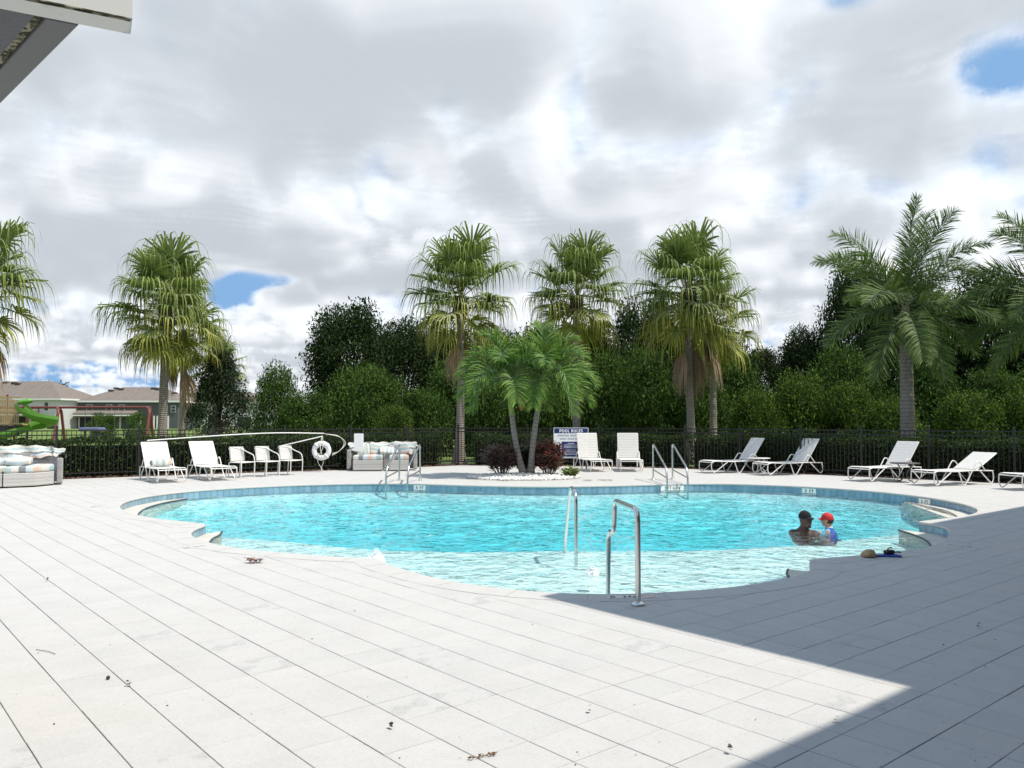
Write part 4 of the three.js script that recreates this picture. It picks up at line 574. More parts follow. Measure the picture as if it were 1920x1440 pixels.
// the two palms of the island
const XMAS = { shaft: 1.0, radius: (s) => 0.092 - 0.02 * s + 0.055 * Math.exp(-s * 10), shaftMat: std(0.20, 0.26, 0.06, 0.6), len: 1.6, leaflet: 0.6, n: 72, tone: [0.07, 0.175, 0.018], tip: [0.17, 0.285, 0.026], shape: { arch: 2.0, plume: 0.7, vee: 0.5, w: 0.018, hang: 0.75 }, group: 'island palms' };
featherPalm('island_palm', 'leaning island palm with an orange dead sheath', 0.34, 23.05, { ...XMAS, seed: 8, base: 0, trunk: 1.75, lean: -0.34, sag: 0.05, fronds: [[78, 210], [62, 160], [58, 260], [50, 320], [45, 190], [38, 110], [30, 230, 1.05], [22, 170, 1.05], [12, 280], [5, 20], [0, 215], [68, 60]] });
featherPalm('island_palm', 'straighter island palm with yellow green crownshaft', 0.52, 23.1, { ...XMAS, seed: 9, base: 0, trunk: 1.85, lean: 0.20, sag: 0.03, fronds: [[85, 90], [75, 10], [66, 200], [60, 330], [52, 270], [48, 30], [40, 150], [34, 350, 1.08], [26, 300], [18, 40], [10, 5, 1.08], [0, 255], [-12, 320], [70, 130]] });
{ const pts = [V(0.06, 2.5, -22.95), V(0.16, 2.42, -22.9), V(0.24, 2.15, -22.88), V(0.27, 1.85, -22.87)]; const g = thing('dead_sheath', 'orange brown dead leaf sheath hanging between the island palms', 'dead leaf', P(0, 0)); mesh('sheath', tubeAlong(catm3(pts, 5), (s) => 0.03 + 0.09 * Math.sin(s * 3.0), 7), std(0.24, 0.10, 0.025, 0.9), g); }
function catm3(pts, per) { return new THREE.CatmullRomCurve3(pts).getPoints(per * (pts.length - 1)); }

// ---- island planting: pebbles and red-leaved shrubs
{
  const ped = structGroup('pebble_bed'), r = mulberry(61), N = 3600, im = new THREE.InstancedMesh(new THREE.IcosahedronGeometry(0.03, 0), std(0.72, 0.71, 0.69, 0.8), N), m = new THREE.Matrix4(), q = new THREE.Quaternion(), c = new THREE.Color();
  mesh('bed_soil', flatShape(catmull([[-1.25, 22.6], [-0.9, 23.6], [0.1, 24.1], [1.2, 23.9], [1.9, 23.1], [1.7, 22.2], [0.9, 21.75], [-0.1, 21.7], [-0.9, 21.95]], 6, true), [], 0.006), std(0.40, 0.39, 0.37, 1), ped);
  for (let i = 0; i < N; i++) { const a = r() * 6.283, d = Math.sqrt(r()), X = 0.32 + Math.cos(a) * d * 1.55, Z = 22.85 + Math.sin(a) * d * 1.2; q.setFromEuler(new THREE.Euler(r() * 6, r() * 6, r() * 6)); const s = 0.6 + r() * 0.9; m.compose(P(X, Z, 0.014 + r() * 0.09 * (1 - d * 0.8)), q, V(s * 1.3, s * 0.7, s)); im.setMatrixAt(i, m); const k = 0.75 + r() * 0.4; im.setColorAt(i, c.setRGB(k, k, k * 0.98)); }
  im.name = 'white_pebbles'; im.userData.kind = 'stuff'; shadows(im); ped.add(im);
  const bush = (seed, label, X, Z, w, h, n, cols, len) => {
    const rr = mulberry(seed), t = thing('croton_shrub', label, 'shrub', P(X, Z), 0), pos = [], col = [], stems = [];
    for (let s = 0; s < 26; s++) { const a = s * 2.4, d = w * Math.sqrt((s + 0.5) / 26) * 0.8, hh = h * (0.62 + 0.38 * rr()) * (1 - 0.25 * d / w), tip = V(Math.cos(a) * d, hh, Math.sin(a) * d); stems.push(tubeAlong([V(Math.cos(a) * d * 0.25, 0, Math.sin(a) * d * 0.25), V(tip.x * 0.7, hh * 0.5, tip.z * 0.7), tip], 0.008, 4));
      for (let k = 0; k < n; k++) { const y = 0.25 + 0.75 * Math.pow(k / n, 0.7), b = V(tip.x * (0.5 + 0.5 * y), hh * y, tip.z * (0.5 + 0.5 * y)), th = k * 2.4 + s, e0 = V(Math.cos(th), 0.5 + rr() * 0.6, Math.sin(th)).normalize(), L = len * (0.7 + rr() * 0.6), pts = []; let e = e0, p = b; for (let j = 0; j <= 3; j++) { pts.push(p.clone()); p = p.clone().addScaledVector(e, L / 3); e = e.clone().add(V(0, -0.28, 0)).normalize(); } const cc = cols[Math.floor(rr() * cols.length)], kk = 0.6 + rr() * 0.8; strip(pos, col, pts, V(-e0.z, 0.2, e0.x).normalize(), (x) => 0.026 * Math.sin(0.35 + x * 2.6), cc.map((v) => v * kk), cc.map((v) => v * kk * 1.1)); } }
    mesh('stems', merge(stems), bark, t); mesh('foliage', triGeo(pos, null, col), vcLeaf, t); return t;
  };
  bush(1, 'dark burgundy croton shrub at the foot of the leaning island palm', -0.28, 23.2, 0.62, 1.0, 34, [[0.08, 0.02, 0.018], [0.05, 0.03, 0.014], [0.07, 0.06, 0.016], [0.13, 0.028, 0.02]], 0.24);
  bush(2, 'croton shrub with red and orange leaves under the straighter island palm', 1.05, 23.3, 0.58, 1.08, 34, [[0.15, 0.03, 0.022], [0.22, 0.05, 0.02], [0.07, 0.05, 0.015], [0.32, 0.06, 0.022], [0.11, 0.02, 0.018]], 0.23);
  bush(3, 'dark croton shrub between the two island palm trunks', 0.42, 23.75, 0.5, 0.95, 26, [[0.05, 0.016, 0.014], [0.04, 0.03, 0.012], [0.06, 0.05, 0.015]], 0.24);
  bush(4, 'small yellow green plant at the edge of the pebble bed', 1.62, 22.75, 0.3, 0.28, 7, [[0.2, 0.24, 0.04], [0.12, 0.2, 0.03]], 0.16);
  const litter = (label, X, Z, turn, L) => { const rr = mulberry(Math.round(X * 100) + 7), pos = [], col = []; for (let k = 0; k < 10; k++) { const p0 = V((rr() - 0.5) * L * 0.5, 0.012, (rr() - 0.5) * 0.08), a = rr() * 1.2 - 0.6, pts = []; for (let j = 0; j <= 3; j++) pts.push(V(p0.x + Math.cos(a) * j * L * 0.13, 0.012 + Math.sin(j) * 0.012, p0.z + Math.sin(a) * j * L * 0.13)); strip(pos, col, pts, V(0, 0.3, 1), () => 0.008, [0.10, 0.06, 0.04], [0.08, 0.05, 0.035]); } single('fallen_leaf', triGeo(pos, null, col), vcDry, label, 'leaf litter', P(X, Z, 0.004), turn); };
  litter('dry brown leaf scrap lying on the coping beside the pebble bed', 2.35, 21.6, 0.1, 0.6); litter('dry twig scrap under the edge of the pebble bed', -0.35, 21.45, 0, 0.5); litter('small dry leaf fallen between pebble bed and ladder', 1.9, 21.5, 0.3, 0.4);
}

// =====================================================================  POOL FURNITURE AND FITTINGS
const steel = new THREE.MeshStandardMaterial({ color: lin(0.62, 0.62, 0.60), metalness: 1, roughness: 0.24 });
const whiteTube = std(0.74, 0.73, 0.70, 0.4), sling = new THREE.MeshStandardMaterial({ color: lin(0.70, 0.69, 0.66), roughness: 0.75, bumpMap: rep(tex(64, (u, v) => 0.5 + 0.5 * Math.sin(u * 6.283 * 8) * Math.sin(v * 6.283 * 8), false), 14), bumpScale: 0.002 });
const stripeCols = [[0.56, 0.53, 0.47], [0.36, 0.46, 0.46], [0.60, 0.58, 0.53], [0.20, 0.22, 0.23], [0.52, 0.60, 0.62], [0.58, 0.44, 0.37], [0.60, 0.58, 0.53], [0.30, 0.42, 0.45]];
const stripeTex = tex(64, (u, v) => { const s = u * 8, i = Math.floor(s), f = 0.9 + 0.2 * PERM[Math.floor(v * 64) * 71 & 65535]; return stripeCols[i % 8].map((c) => c * f); }, true, 256);
const fabric = new THREE.MeshStandardMaterial({ map: stripeTex, roughness: 0.95 });
const wickerBump = tex(128, (u, v) => 0.5 + 0.5 * Math.sin(u * 6.283 * 8) * (Math.floor(v * 16) % 2 ? 1 : -1) * 0.8, false);
const wicker = new THREE.MeshStandardMaterial({ map: tex(256, (u, v) => { const row = Math.floor(v * 32), k = 0.82 + 0.3 * PERM[row * 37 & 65535] - (Math.abs((v * 32) % 1 - 0.5) > 0.4 ? 0.22 : 0) + 0.1 * Math.sin(u * 6.283 * 16 + row * 3.14); return [0.50 * k, 0.49 * k, 0.47 * k]; }), bumpMap: rep(wickerBump, 2), bumpScale: 0.006, roughness: 0.8 });

// ---- handrails
function rail(name, label, profile, X, Z, dirX, dirZ, r, grp, fr = 0.1) { // profile: [distance towards the water, height]
  const d = norm2([dirX, dirZ]), t = thing(name, label, 'handrail', P(X, Z), 0, grp), at = ([s, y]) => V(d[0] * s, y, -d[1] * s);
  mesh('tube', rod(profile.map(at), r, fr, 14), steel, t);
  mesh('floor_flange', new THREE.LatheGeometry([[r, 0.03], [r * 1.25, 0.028], [r * 2.3, 0.014], [r * 2.4, 0.006], [r * 2.4, 0.0]].map((p) => new THREE.Vector2(...p)), 20).translate(...at([profile[0][0], 0.005]).toArray()), steel, t); return t;
}
{
  rail('handrail', 'stainless steel handrail with stepped bend beside the 8 IN depth mark', [[0, 0.004], [0, 0.82], [1.02, 0.80], [1.06, 0.47], [1.34, 0.46], [1.42, -0.37]], 1.09, 7.16, -0.10, 1.42, 0.0245, undefined, 0.11);
  const t = thing('handrail', 'stainless steel arched handrail standing in the shallow water', 'handrail', P(0.86, 11.1)); mesh('tube', rod([V(0, -0.37, 0), V(0, 0.62, 0), V(-0.03, 0.66, -0.55), V(-0.09, -0.5, -1.25)], 0.0245, 0.16, 14), steel, t);
  const lad = (label, X, Z, X2, Z2, g) => { const L = Math.hypot(X2 - X, Z2 - Z), q = rail('grab_rail', label, [[0, 0.004], [0, 0.97], [L - 0.12, 0.42], [L, 0.2], [L, -0.75]], X, Z, X2 - X, Z2 - Z, 0.024, g, 0.14); const d = norm2([X2 - X, Z2 - Z]); mesh('cross_bar', rod([V(0, 0.26, 0), V(d[0] * L, 0.16, -d[1] * L)], 0.019, 0.05, 10), steel, q); };
  lad('steel grab rail near the 4 FT mark, daybed side', -2.98, 21.75, -3.14, 20.5, 'grab rails at the ladders'); lad('steel grab rail standing right beside the 4 FT mark', -2.43, 21.75, -2.60, 20.5, 'grab rails at the ladders');
  lad('steel grab rail near the 3 FT 6 IN mark, island side', 3.79, 22.1, 3.82, 20.3, 'grab rails at the ladders'); lad('steel grab rail right beside the 3 FT 6 IN mark', 4.31, 22.1, 4.34, 20.35, 'grab rails at the ladders');
}

// ---- sling loungers: foot end along +x
function lounger(label, X, Z, dir, back = 62, grp = 'white sling loungers') {
  const t = thing('sling_lounger', label, 'lounger', P(X, Z), dir, grp), W = 0.335, h = 0.36, hx = -0.42, bl = 0.82, ca = Math.cos(back * RAD), sa = Math.sin(back * RAD), tip = [hx - ca * bl, h + sa * bl];
  for (const s of [-1, 1]) {
    const z = s * W;
    mesh('side_rail', rod([V(-0.98, h - 0.02, z), V(hx, h, z), V(0.25, h - 0.015, z), V(0.86, h + 0.01, z), V(0.97, h - 0.03, z)], 0.014, 0.08), whiteTube, t);
    mesh('back_rail', rod([V(hx, h, z * 0.97), V(tip[0], tip[1], z * 0.97)], 0.014), whiteTube, t);
    mesh('leg', rod([V(0.96, h - 0.02, z), V(0.98, 0.16, z), V(0.90, 0.014, z), V(0.42, h - 0.03, z)], 0.014, 0.09), whiteTube, t);
    mesh('leg', rod([V(-0.97, h - 0.03, z), V(-1.0, 0.16, z), V(-0.93, 0.014, z), V(-0.55, h - 0.02, z)], 0.014, 0.09), whiteTube, t);
    mesh('arm', rod([V(0.18, h - 0.03, z * 1.05), V(0.06, 0.014, z * 1.05), V(-0.02, 0.02, z * 1.05), V(-0.42, h + 0.21, z * 1.05), V(-0.52, h + 0.20, z * 1.05), V(-0.68, h + 0.01, z * 1.05)], 0.014, 0.06), whiteTube, t);
  }
  mesh('cross_tube', merge([rod([V(-0.98, h - 0.02, -W), V(-0.98, h - 0.02, W)], 0.013), rod([V(0.97, h - 0.03, -W), V(0.97, h - 0.03, W)], 0.013), rod([V(tip[0], tip[1], -W * 0.97), V(tip[0], tip[1], W * 0.97)], 0.014), rod([V(0.05, 0.02, -W * 1.05), V(0.05, 0.02, W * 1.05)], 0.011)]), whiteTube, t);
  const straps = []; for (let k = 0; k < 25; k++) straps.push(box(0.048, 0.006, W * 2 - 0.01, -0.36 + k * 0.0535, h + 0.012 - 0.012 * Math.sin(k / 24 * 3.14), 0)); mesh('seat_sling', merge(straps), sling, t);
  const bs = []; for (let k = 0; k < 15; k++) { const u = 0.05 + k * 0.0535; bs.push(box(0.048, 0.006, W * 2 * 0.97 - 0.01, hx - ca * u + 0.012 * sa, h + sa * u + 0.012 * ca, 0, 0, 0, Math.PI - back * RAD)); } mesh('back_sling', merge(bs), sling, t);
  return t;
}
const toward = (dx, dz) => Math.atan2(dz, dx);   // heading of the foot end: dx right, dz ahead
lounger('white sling lounger with a striped bolster on its seat', -9.15, 21.55, toward(0.60, -0.80), 50);
lounger('white sling lounger standing next to the armchairs', -8.12, 22.25, toward(0.62, -0.78), 50);
lounger('upright white sling lounger half covering the pool rules sign', 2.55, 26.1, toward(0.20, -0.98), 76);
lounger('white sling lounger between the pool rules sign and the ladder', 3.72, 26.1, toward(-0.06, -1), 76);
lounger('white sling lounger of the table sharing pair, next to the ladder side', 6.72, 25.0, toward(-0.95, -0.32), 55);
lounger('white sling lounger of the table sharing pair, next to the palm trunk side', 8.05, 24.05, toward(-0.93, -0.36), 55);
lounger('white sling lounger beside the dark side table with curled legs', 9.85, 21.75, toward(-0.9, -0.44), 52);
lounger('white sling lounger with its back reclined low', 10.85, 20.3, toward(-0.93, -0.36), 30);
lounger('white sling lounger half outside the picture', 12.3, 18.95, toward(-0.97, -0.2), 40);
{
  const pil = (geoW, h, d) => { const g = new THREE.SphereGeometry(0.5, 28, 18), p = g.attributes.position; for (let i = 0; i < p.count; i++) { const x = p.getX(i) * 2, y = p.getY(i) * 2, z = p.getZ(i) * 2, e = (v, k) => Math.sign(v) * Math.pow(Math.abs(v), k); p.setXYZ(i, e(x, 0.5) * geoW / 2, e(y, 0.8) * h / 2, e(z, 0.5) * d / 2); } g.computeVertexNormals(); return g; };
  single('bolster_pillow', planarUV(pil(0.20, 0.19, 0.56), 1.6, 1.6, 'zx'), fabric, 'striped bolster lying on the seat of the sling lounger', 'pillow', P(-9.22, 21.62, 0.475), toward(0.60, -0.80));
  // ---- armchairs with a barrel back
  const chair = (label, X, Z, turn) => {
    const t = thing('patio_armchair', label, 'chair', P(X, Z), turn, 'white barrel back armchairs'), s = 0.42; // faces +x
    for (const z of [-0.25, 0.25]) { mesh('leg', rod([V(0.25, 0.0, z * 1.04), V(0.27, 0.40, z * 1.06), V(0.22, 0.62, z * 1.08), V(0.02, 0.68, z * 1.08), V(-0.22, 0.80, z * 0.9)], 0.014, 0.1), whiteTube, t); mesh('leg', rod([V(-0.24, 0.0, z * 0.86), V(-0.21, 0.42, z * 0.9)], 0.014), whiteTube, t); }
    mesh('seat_frame', rod([V(0.26, s, -0.25), V(0.26, s, 0.25), V(-0.21, s, 0.22), V(-0.21, s, -0.22), V(0.26, s, -0.25)], 0.013, 0.04), whiteTube, t);
    const ss = []; for (let k = 0; k < 9; k++) ss.push(box(0.047, 0.006, 0.47, -0.18 + k * 0.052, s + 0.008, 0)); mesh('seat_sling', merge(ss), sling, t);
    const pos = []; for (let j = 0; j < 11; j++) for (let k = 0; k < 18; k++) { const f = (kk, y) => { const a = (kk / 18 - 0.5) * 2.6, R = 0.27; return [-0.02 - R * Math.cos(a) * 0.92 - (y - s) * 0.14, y, R * Math.sin(a)]; }; const y0 = s + 0.03 + j * 0.036, y1 = y0 + 0.032; const A = f(k, y0), B = f(k + 1, y0), C = f(k + 1, y1), D = f(k, y1); pos.push(...A, ...B, ...C, ...A, ...C, ...D); } mesh('back_sling', triGeo(pos), new THREE.MeshStandardMaterial({ color: lin(0.70, 0.69, 0.66), roughness: 0.75, side: THREE.DoubleSide }), t);
    const rim = []; for (let k = 0; k <= 18; k++) { const a = (k / 18 - 0.5) * 2.7; rim.push(V(-0.075 - 0.27 * Math.cos(a) * 0.92, 0.83 - 0.06 * Math.abs(k / 9 - 1), 0.27 * Math.sin(a))); } mesh('back_rim', tubeAlong(rim, 0.014, 8), whiteTube, t); return t;
  };
  chair('white barrel back armchair next to the loungers', -7.55, 22.9, -0.42); chair('white barrel back armchair in the middle of the row', -6.98, 23.35, -0.45); chair('white barrel back armchair next to the life ring', -6.48, 23.95, -0.42);

  // ---- side tables
  const table = (label, X, Z, R, H, mat) => { const t = thing('side_table', label, 'table', P(X, Z), 0.4); mesh('table_top', new THREE.LatheGeometry([[0, H], [R - 0.01, H], [R, H - 0.008], [R, H - 0.022], [R - 0.012, H - 0.028], [0, H - 0.02]].map((p) => new THREE.Vector2(...p)), 36), mat, t); for (let k = 0; k < 4; k++) { const a = k * Math.PI / 2, c = Math.cos(a), s = Math.sin(a); mesh('leg', tubeAlong(catm3([V(c * R * 0.72, H - 0.025, s * R * 0.72), V(c * R * 0.45, H * 0.72, s * R * 0.45), V(c * R * 0.16, H * 0.42, s * R * 0.16), V(c * R * 0.3, H * 0.14, s * R * 0.3), V(c * R * 0.72, 0.012, s * R * 0.72)], 5), 0.012, 8), mat, t); } return t; };
  table('low white side table between the pair of loungers', 7.42, 24.7, 0.33, 0.46, whiteTube); table('dark side table with curled legs between two loungers', 10.1, 21.15, 0.36, 0.50, std(0.10, 0.095, 0.09, 0.45, { metalness: 0.4 }));

  // ---- round wicker daybeds; the open front looks towards local +z
  const arc = (R, a0, a1, n = 20) => [...Array(n + 1).keys()].map((k) => { const a = lerp(a0, a1, k / n); return [R * Math.cos(a), R * Math.sin(a)]; });
  function shell(R, a0, a1, y0, top, th) { const pos = [], uv = [], n = 36; const f = (k, y, q) => { const a = lerp(a0, a1, k / n), rr = R - q; return [rr * Math.cos(a), y, -rr * Math.sin(a)]; }; for (let k = 0; k < n; k++) { const t0 = top(k / n), t1 = top((k + 1) / n), u0 = k / n * (a1 - a0) * R, u1 = (k + 1) / n * (a1 - a0) * R; const quad = (A, B, C, D, U) => { pos.push(...A, ...B, ...C, ...A, ...C, ...D); uv.push(U[0], U[2], U[1], U[2], U[1], U[3], U[0], U[2], U[1], U[3], U[0], U[4] ?? U[3]); }; quad(f(k, y0, 0), f(k + 1, y0, 0), f(k + 1, t1, 0), f(k, t0, 0), [u0, u1, y0, t1, t0]); quad(f(k + 1, y0, th), f(k, y0, th), f(k, t0, th), f(k + 1, t1, th), [u1, u0, y0, t0, t1]); quad(f(k, t0, 0), f(k + 1, t1, 0), f(k + 1, t1, th), f(k, t0, th), [u0, u1, 0, th]); } for (const k of [0, n]) { const A = f(k, y0, 0), B = f(k, y0, th), T = top(k / n), C = f(k, T, th), D = f(k, T, 0); pos.push(...A, ...B, ...C, ...A, ...C, ...D); uv.push(0, y0, th, y0, th, T, 0, y0, th, T, 0, T); } return triGeo(pos, uv); }
  const cut = (pts, y0, y1, bev) => { const g = slab(flipCCW(pts), y0, y1, bev); return g; };
  function daybed(label, X, Z, turn, R, seats, pillows, canopy) {
    const t = thing('round_daybed', label, 'daybed', P(X, Z), turn), wMat = wicker.clone(); wMat.side = THREE.DoubleSide;
    mesh('back_shell', shell(R, 0.12, Math.PI - 0.12, 0.04, (k) => 0.60 + 0.14 * Math.sin(k * Math.PI), 0.08), wMat, t);
    seats.forEach(([a0, a1, z0], i) => { const s = mesh('seat_base', sideUV(cut(a0 === null ? z0 : [[0, 0.02], ...arc(R - 0.1, a0, a1)], 0.03, 0.34, 0.01)), wicker, t); const c = a0 === null ? z0 : [[0, 0.02], ...arc(R - 0.06, a0, a1)]; mesh('cushion', planarUV(cut(c, 0.345, 0.50, 0.045), 0.9, 0.9, i % 2 ? 'xz' : 'xz'), fabric, s); });
    pillows.forEach(([x, y, z, rx, ry, rz, w, h], i) => { const p = mesh('pillow', planarUV(pil(w ?? 0.46, h ?? 0.40, 0.17), 2.0, 2.0, i % 2 ? 'yx' : 'xy'), fabric, t); p.position.set(x, y, z); p.rotation.set(rx, ry, rz); });
    const n = 30, m = 8, pos = [], uv = []; const f = (k, j) => { const a = lerp(0.05, Math.PI - 0.05, k / n), v = j / m, sagv = canopy.sag(k / n), rr = R + 0.05 - v * 0.22 - 0.05 * Math.sin(k * 1.1 + j * 0.5); return [rr * Math.cos(a), canopy.top(k / n) - v * sagv + 0.02 * Math.sin(k * 1.7 + j), -rr * Math.sin(a)]; }; for (let k = 0; k < n; k++) for (let j = 0; j < m; j++) { const A = f(k, j), B = f(k + 1, j), C = f(k + 1, j + 1), D = f(k, j + 1); pos.push(...A, ...B, ...C, ...A, ...C, ...D); const u0 = j / m * 0.8, u1 = (j + 1) / m * 0.8, v0 = k / n * 3, v1 = (k + 1) / n * 3; uv.push(u0, v0, u0, v1, u1, v1, u0, v0, u1, v1, u1, v0); }
    const cf = fabric.clone(); cf.side = THREE.DoubleSide; mesh('folded_canopy', triGeo(pos, uv), cf, t);
    const hoop = []; for (let k = 0; k <= 24; k++) { const a = lerp(-0.02, Math.PI + 0.02, k / 24); hoop.push(V((R + 0.07) * Math.cos(a), 0.66 + 0.16 * Math.sin(a), -(R + 0.07) * Math.sin(a))); } mesh('canopy_hoop', tubeAlong(hoop, 0.014, 8), std(0.06, 0.06, 0.065, 0.5), t);
    for (const s of [-1, 1]) mesh('arm_post', rbox(0.12, 0.62, 0.16, 0.03, s * (R - 0.04), 0.35, 0.04), wicker, t);
    return t;
  }
  function sideUV(g) { const p = g.attributes.position, uv = new Float32Array(p.count * 2); for (let i = 0; i < p.count; i++) { uv[i * 2] = Math.atan2(p.getZ(i), p.getX(i)) * 1.0; uv[i * 2 + 1] = p.getY(i) + 0.001 * i * 0; } g.setAttribute('uv', new THREE.BufferAttribute(uv, 2)); return g; }
  // seats given as [from, to] angles of a sector (0 = local right, PI/2 = back)
  daybed('round wicker daybed with folded striped canopy beside the life ring', -4.1, 26.0, 0.06, 1.08, [[null, 0, [[-0.86, -0.42], [0.02, -0.42], [0.02, 0.6], [-0.72, 0.6]]], [null, 0, [[0.26, -0.42], [0.86, -0.42], [0.72, 0.6], [0.26, 0.6]]]], [[-0.62, 0.66, -0.22, -0.3, 0.3, 0.15], [-0.28, 0.66, -0.34, -0.35, 0.1, -0.2], [0.16, 0.60, -0.2, -1.1, 0.1, 0.1, 0.62, 0.34], [0.62, 0.68, -0.28, -0.2, -0.35, 0.05]], { top: (k) => 0.78 + 0.12 * Math.sin(k * Math.PI) + 0.04 * Math.sin(k * 9), sag: (k) => 0.18 + 0.14 * Math.sin(k * 5 + 1) ** 2 });
  daybed('large round wicker daybed with striped cushions, cut by the picture edge', -12.25, 19.95, 0.32, 1.2, [[null, 0, [[-1.0, -0.75], [0.1, -0.82], [0.1, 0.5], [-0.9, 0.5]]], [null, 0, [[0.13, -0.82], [0.75, -0.62], [1.05, -0.15], [0.95, 0.5], [0.13, 0.5]]]], [[-0.15, 0.585, 0.1, -1.45, 0, 0.2, 0.55, 0.42], [0.28, 0.60, 0.15, -1.4, 0, -0.1, 0.6, 0.44]], { top: (k) => 0.80 + 0.14 * Math.sin(k * Math.PI), sag: (k) => 0.12 + 0.26 * Math.sin(k * Math.PI * 0.9) ** 2 });

  // ---- life ring on its pole, rescue hook, rope
  const wpole = std(0.76, 0.76, 0.74, 0.45);
  single('rescue_pole', tubeAlong(catm3([P(-10.15, 22.85, 1.02), P(-8.0, 24.25, 1.17), P(-7.0, 24.95, 1.20), P(-5.9, 25.75, 1.17)], 6), 0.017, 8), wpole, 'long white rescue pole hung along the iron fence', 'pole');
  single('ring_pole', tubeAlong([P(-7.05, 25.1, 0.80), P(-5.86, 25.45, 1.09)], 0.017, 8), wpole, 'short white pole sloping up to the life ring', 'pole');
  const lr = thing('life_ring', 'white life ring hanging from the end of the pole', 'life ring', P(-5.86, 25.3, 0.65)); const tor = new THREE.TorusGeometry(0.222, 0.078, 16, 44); tor.scale(1, 1, 0.75); mesh('ring', tor, std(0.80, 0.80, 0.79, 0.5), lr);
  for (let k = 0; k < 4; k++) { const a = k * Math.PI / 2 + 0.75; const g = new THREE.TorusGeometry(0.08, 0.014, 8, 20); g.rotateX(Math.PI / 2); g.scale(1, 2.2, 0.82); g.translate(0.222, 0, 0); g.rotateZ(a); mesh('band', g, std(0.7, 0.72, 0.74, 0.7), lr); }
  const rope = std(0.62, 0.60, 0.55, 0.95);
  mesh('rope', merge([tubeAlong(catm3([V(0.0, 0.44, -0.02), V(-0.02, 0.1, 0.09), V(0.03, -0.15, 0.09), V(0.0, -0.3, 0.08)], 6), 0.012, 6), tubeAlong(catm3([V(0.02, 0.44, -0.02), V(0.06, 0.1, 0.09), V(-0.03, -0.1, 0.09), V(-0.1, -0.32, 0.06), V(0.0, -0.5, 0.02), V(0.08, -0.33, 0.05)], 6), 0.010, 6), tubeAlong([V(0, -0.5, 0.02), V(0.01, -0.62, 0)], 0.02, 6)]), rope, lr);
  single('rope_coil', merge([0, 1, 2].map((k) => tubeAlong(catm3([P(-5.88, 25.74, 1.16), P(-5.45 + k * 0.03, 25.86, 1.08 - k * 0.02), P(-5.3 + k * 0.03, 25.9, 0.85), P(-5.42, 25.8, 0.62), P(-5.6, 25.6, 0.55 - k * 0.03)], 6), 0.008, 6))), rope, 'loose white rope looped beside the life ring', 'rope');
  const pb = thing('white_panel', 'blank white panel on the fence above the wicker daybed', 'panel', P(-4.84, 25.95, 0)); mesh('board', rbox(0.30, 0.56, 0.03, 0.012, 0, 0.88, 0), std(0.82, 0.82, 0.82, 0.5), pb); mesh('stake', box(0.04, 0.75, 0.03, 0, 0.37, -0.034), whiteTube, pb);

  // ---- pool rules board
  const c = document.createElement('canvas'); c.width = 1024; c.height = 896; const x = c.getContext('2d'); x.fillStyle = '#e9edf2'; x.fillRect(0, 0, 1024, 896); x.fillStyle = '#1d2f66'; x.fillRect(14, 14, 996, 150); x.fillStyle = '#f4f6fa'; x.font = 'bold 128px sans-serif'; x.textAlign = 'center'; x.textBaseline = 'middle'; x.fillText('POOL RULES', 512, 94, 700); x.fillStyle = '#5b6270'; x.font = 'bold 74px sans-serif'; x.fillText('WARNING: DROP-OFF AT', 512, 232, 800); x.fillText('SHELF EDGE IS 3 FT', 512, 326, 760); x.fillStyle = '#1d2f66'; x.fillRect(230, 410, 560, 440); x.fillStyle = '#dfe6f2'; for (const [y, w] of [[455, 200], [500, 380], [540, 440], [580, 420], [650, 300], [700, 430], [740, 410], [780, 360]]) x.fillRect(512 - w / 2, y, w, 13);
  const ct = new THREE.CanvasTexture(c); ct.colorSpace = THREE.SRGBColorSpace; const face = new THREE.MeshStandardMaterial({ map: ct, roughness: 0.4 }), edge = std(0.75, 0.76, 0.78, 0.5);
  const sg = thing('pool_rules_sign', 'white and navy POOL RULES board behind the island shrubs', 'sign', P(1.92, 26.75)); const bd = shadows(new THREE.Mesh(new THREE.BoxGeometry(1.13, 0.99, 0.02), [edge, edge, edge, edge, face, edge])); bd.name = 'board'; bd.position.y = 0.845; sg.add(bd); for (const s of [-1, 1]) mesh('post', box(0.05, 1.3, 0.04, s * 0.5, 0.65, -0.032), std(0.3, 0.3, 0.31, 0.4, { metalness: 0.7 }), sg);

  // ---- depth and no-diving marks let into the deck
  const tile = (draw, label, X, Z, w, d, turn, grp) => { const k = document.createElement('canvas'); k.width = 512; k.height = Math.round(512 * d / w); const y = k.getContext('2d'); y.fillStyle = '#c9c6bf'; y.fillRect(0, 0, 512, k.height); draw(y, 512, k.height); const tt = new THREE.CanvasTexture(k); tt.colorSpace = THREE.SRGBColorSpace; const top = new THREE.MeshStandardMaterial({ map: tt, roughness: 0.6 }), m = shadows(new THREE.Mesh(new THREE.BoxGeometry(w, 0.006, d), [edge, edge, top, edge, edge, edge])); m.name = numbered('deck_mark'); m.position.copy(P(X, Z, 0.0055)); m.rotation.y = turn; m.userData = { label, category: 'marking' }; if (grp) m.userData.group = grp; scene.add(m); };
  const txt = (s) => (y, w, h) => { y.fillStyle = '#141414'; y.font = `bold ${Math.round(h * 0.9)}px sans-serif`; y.textAlign = 'center'; y.textBaseline = 'middle'; y.fillText(s, w / 2, h * 0.54, w * 0.94); };
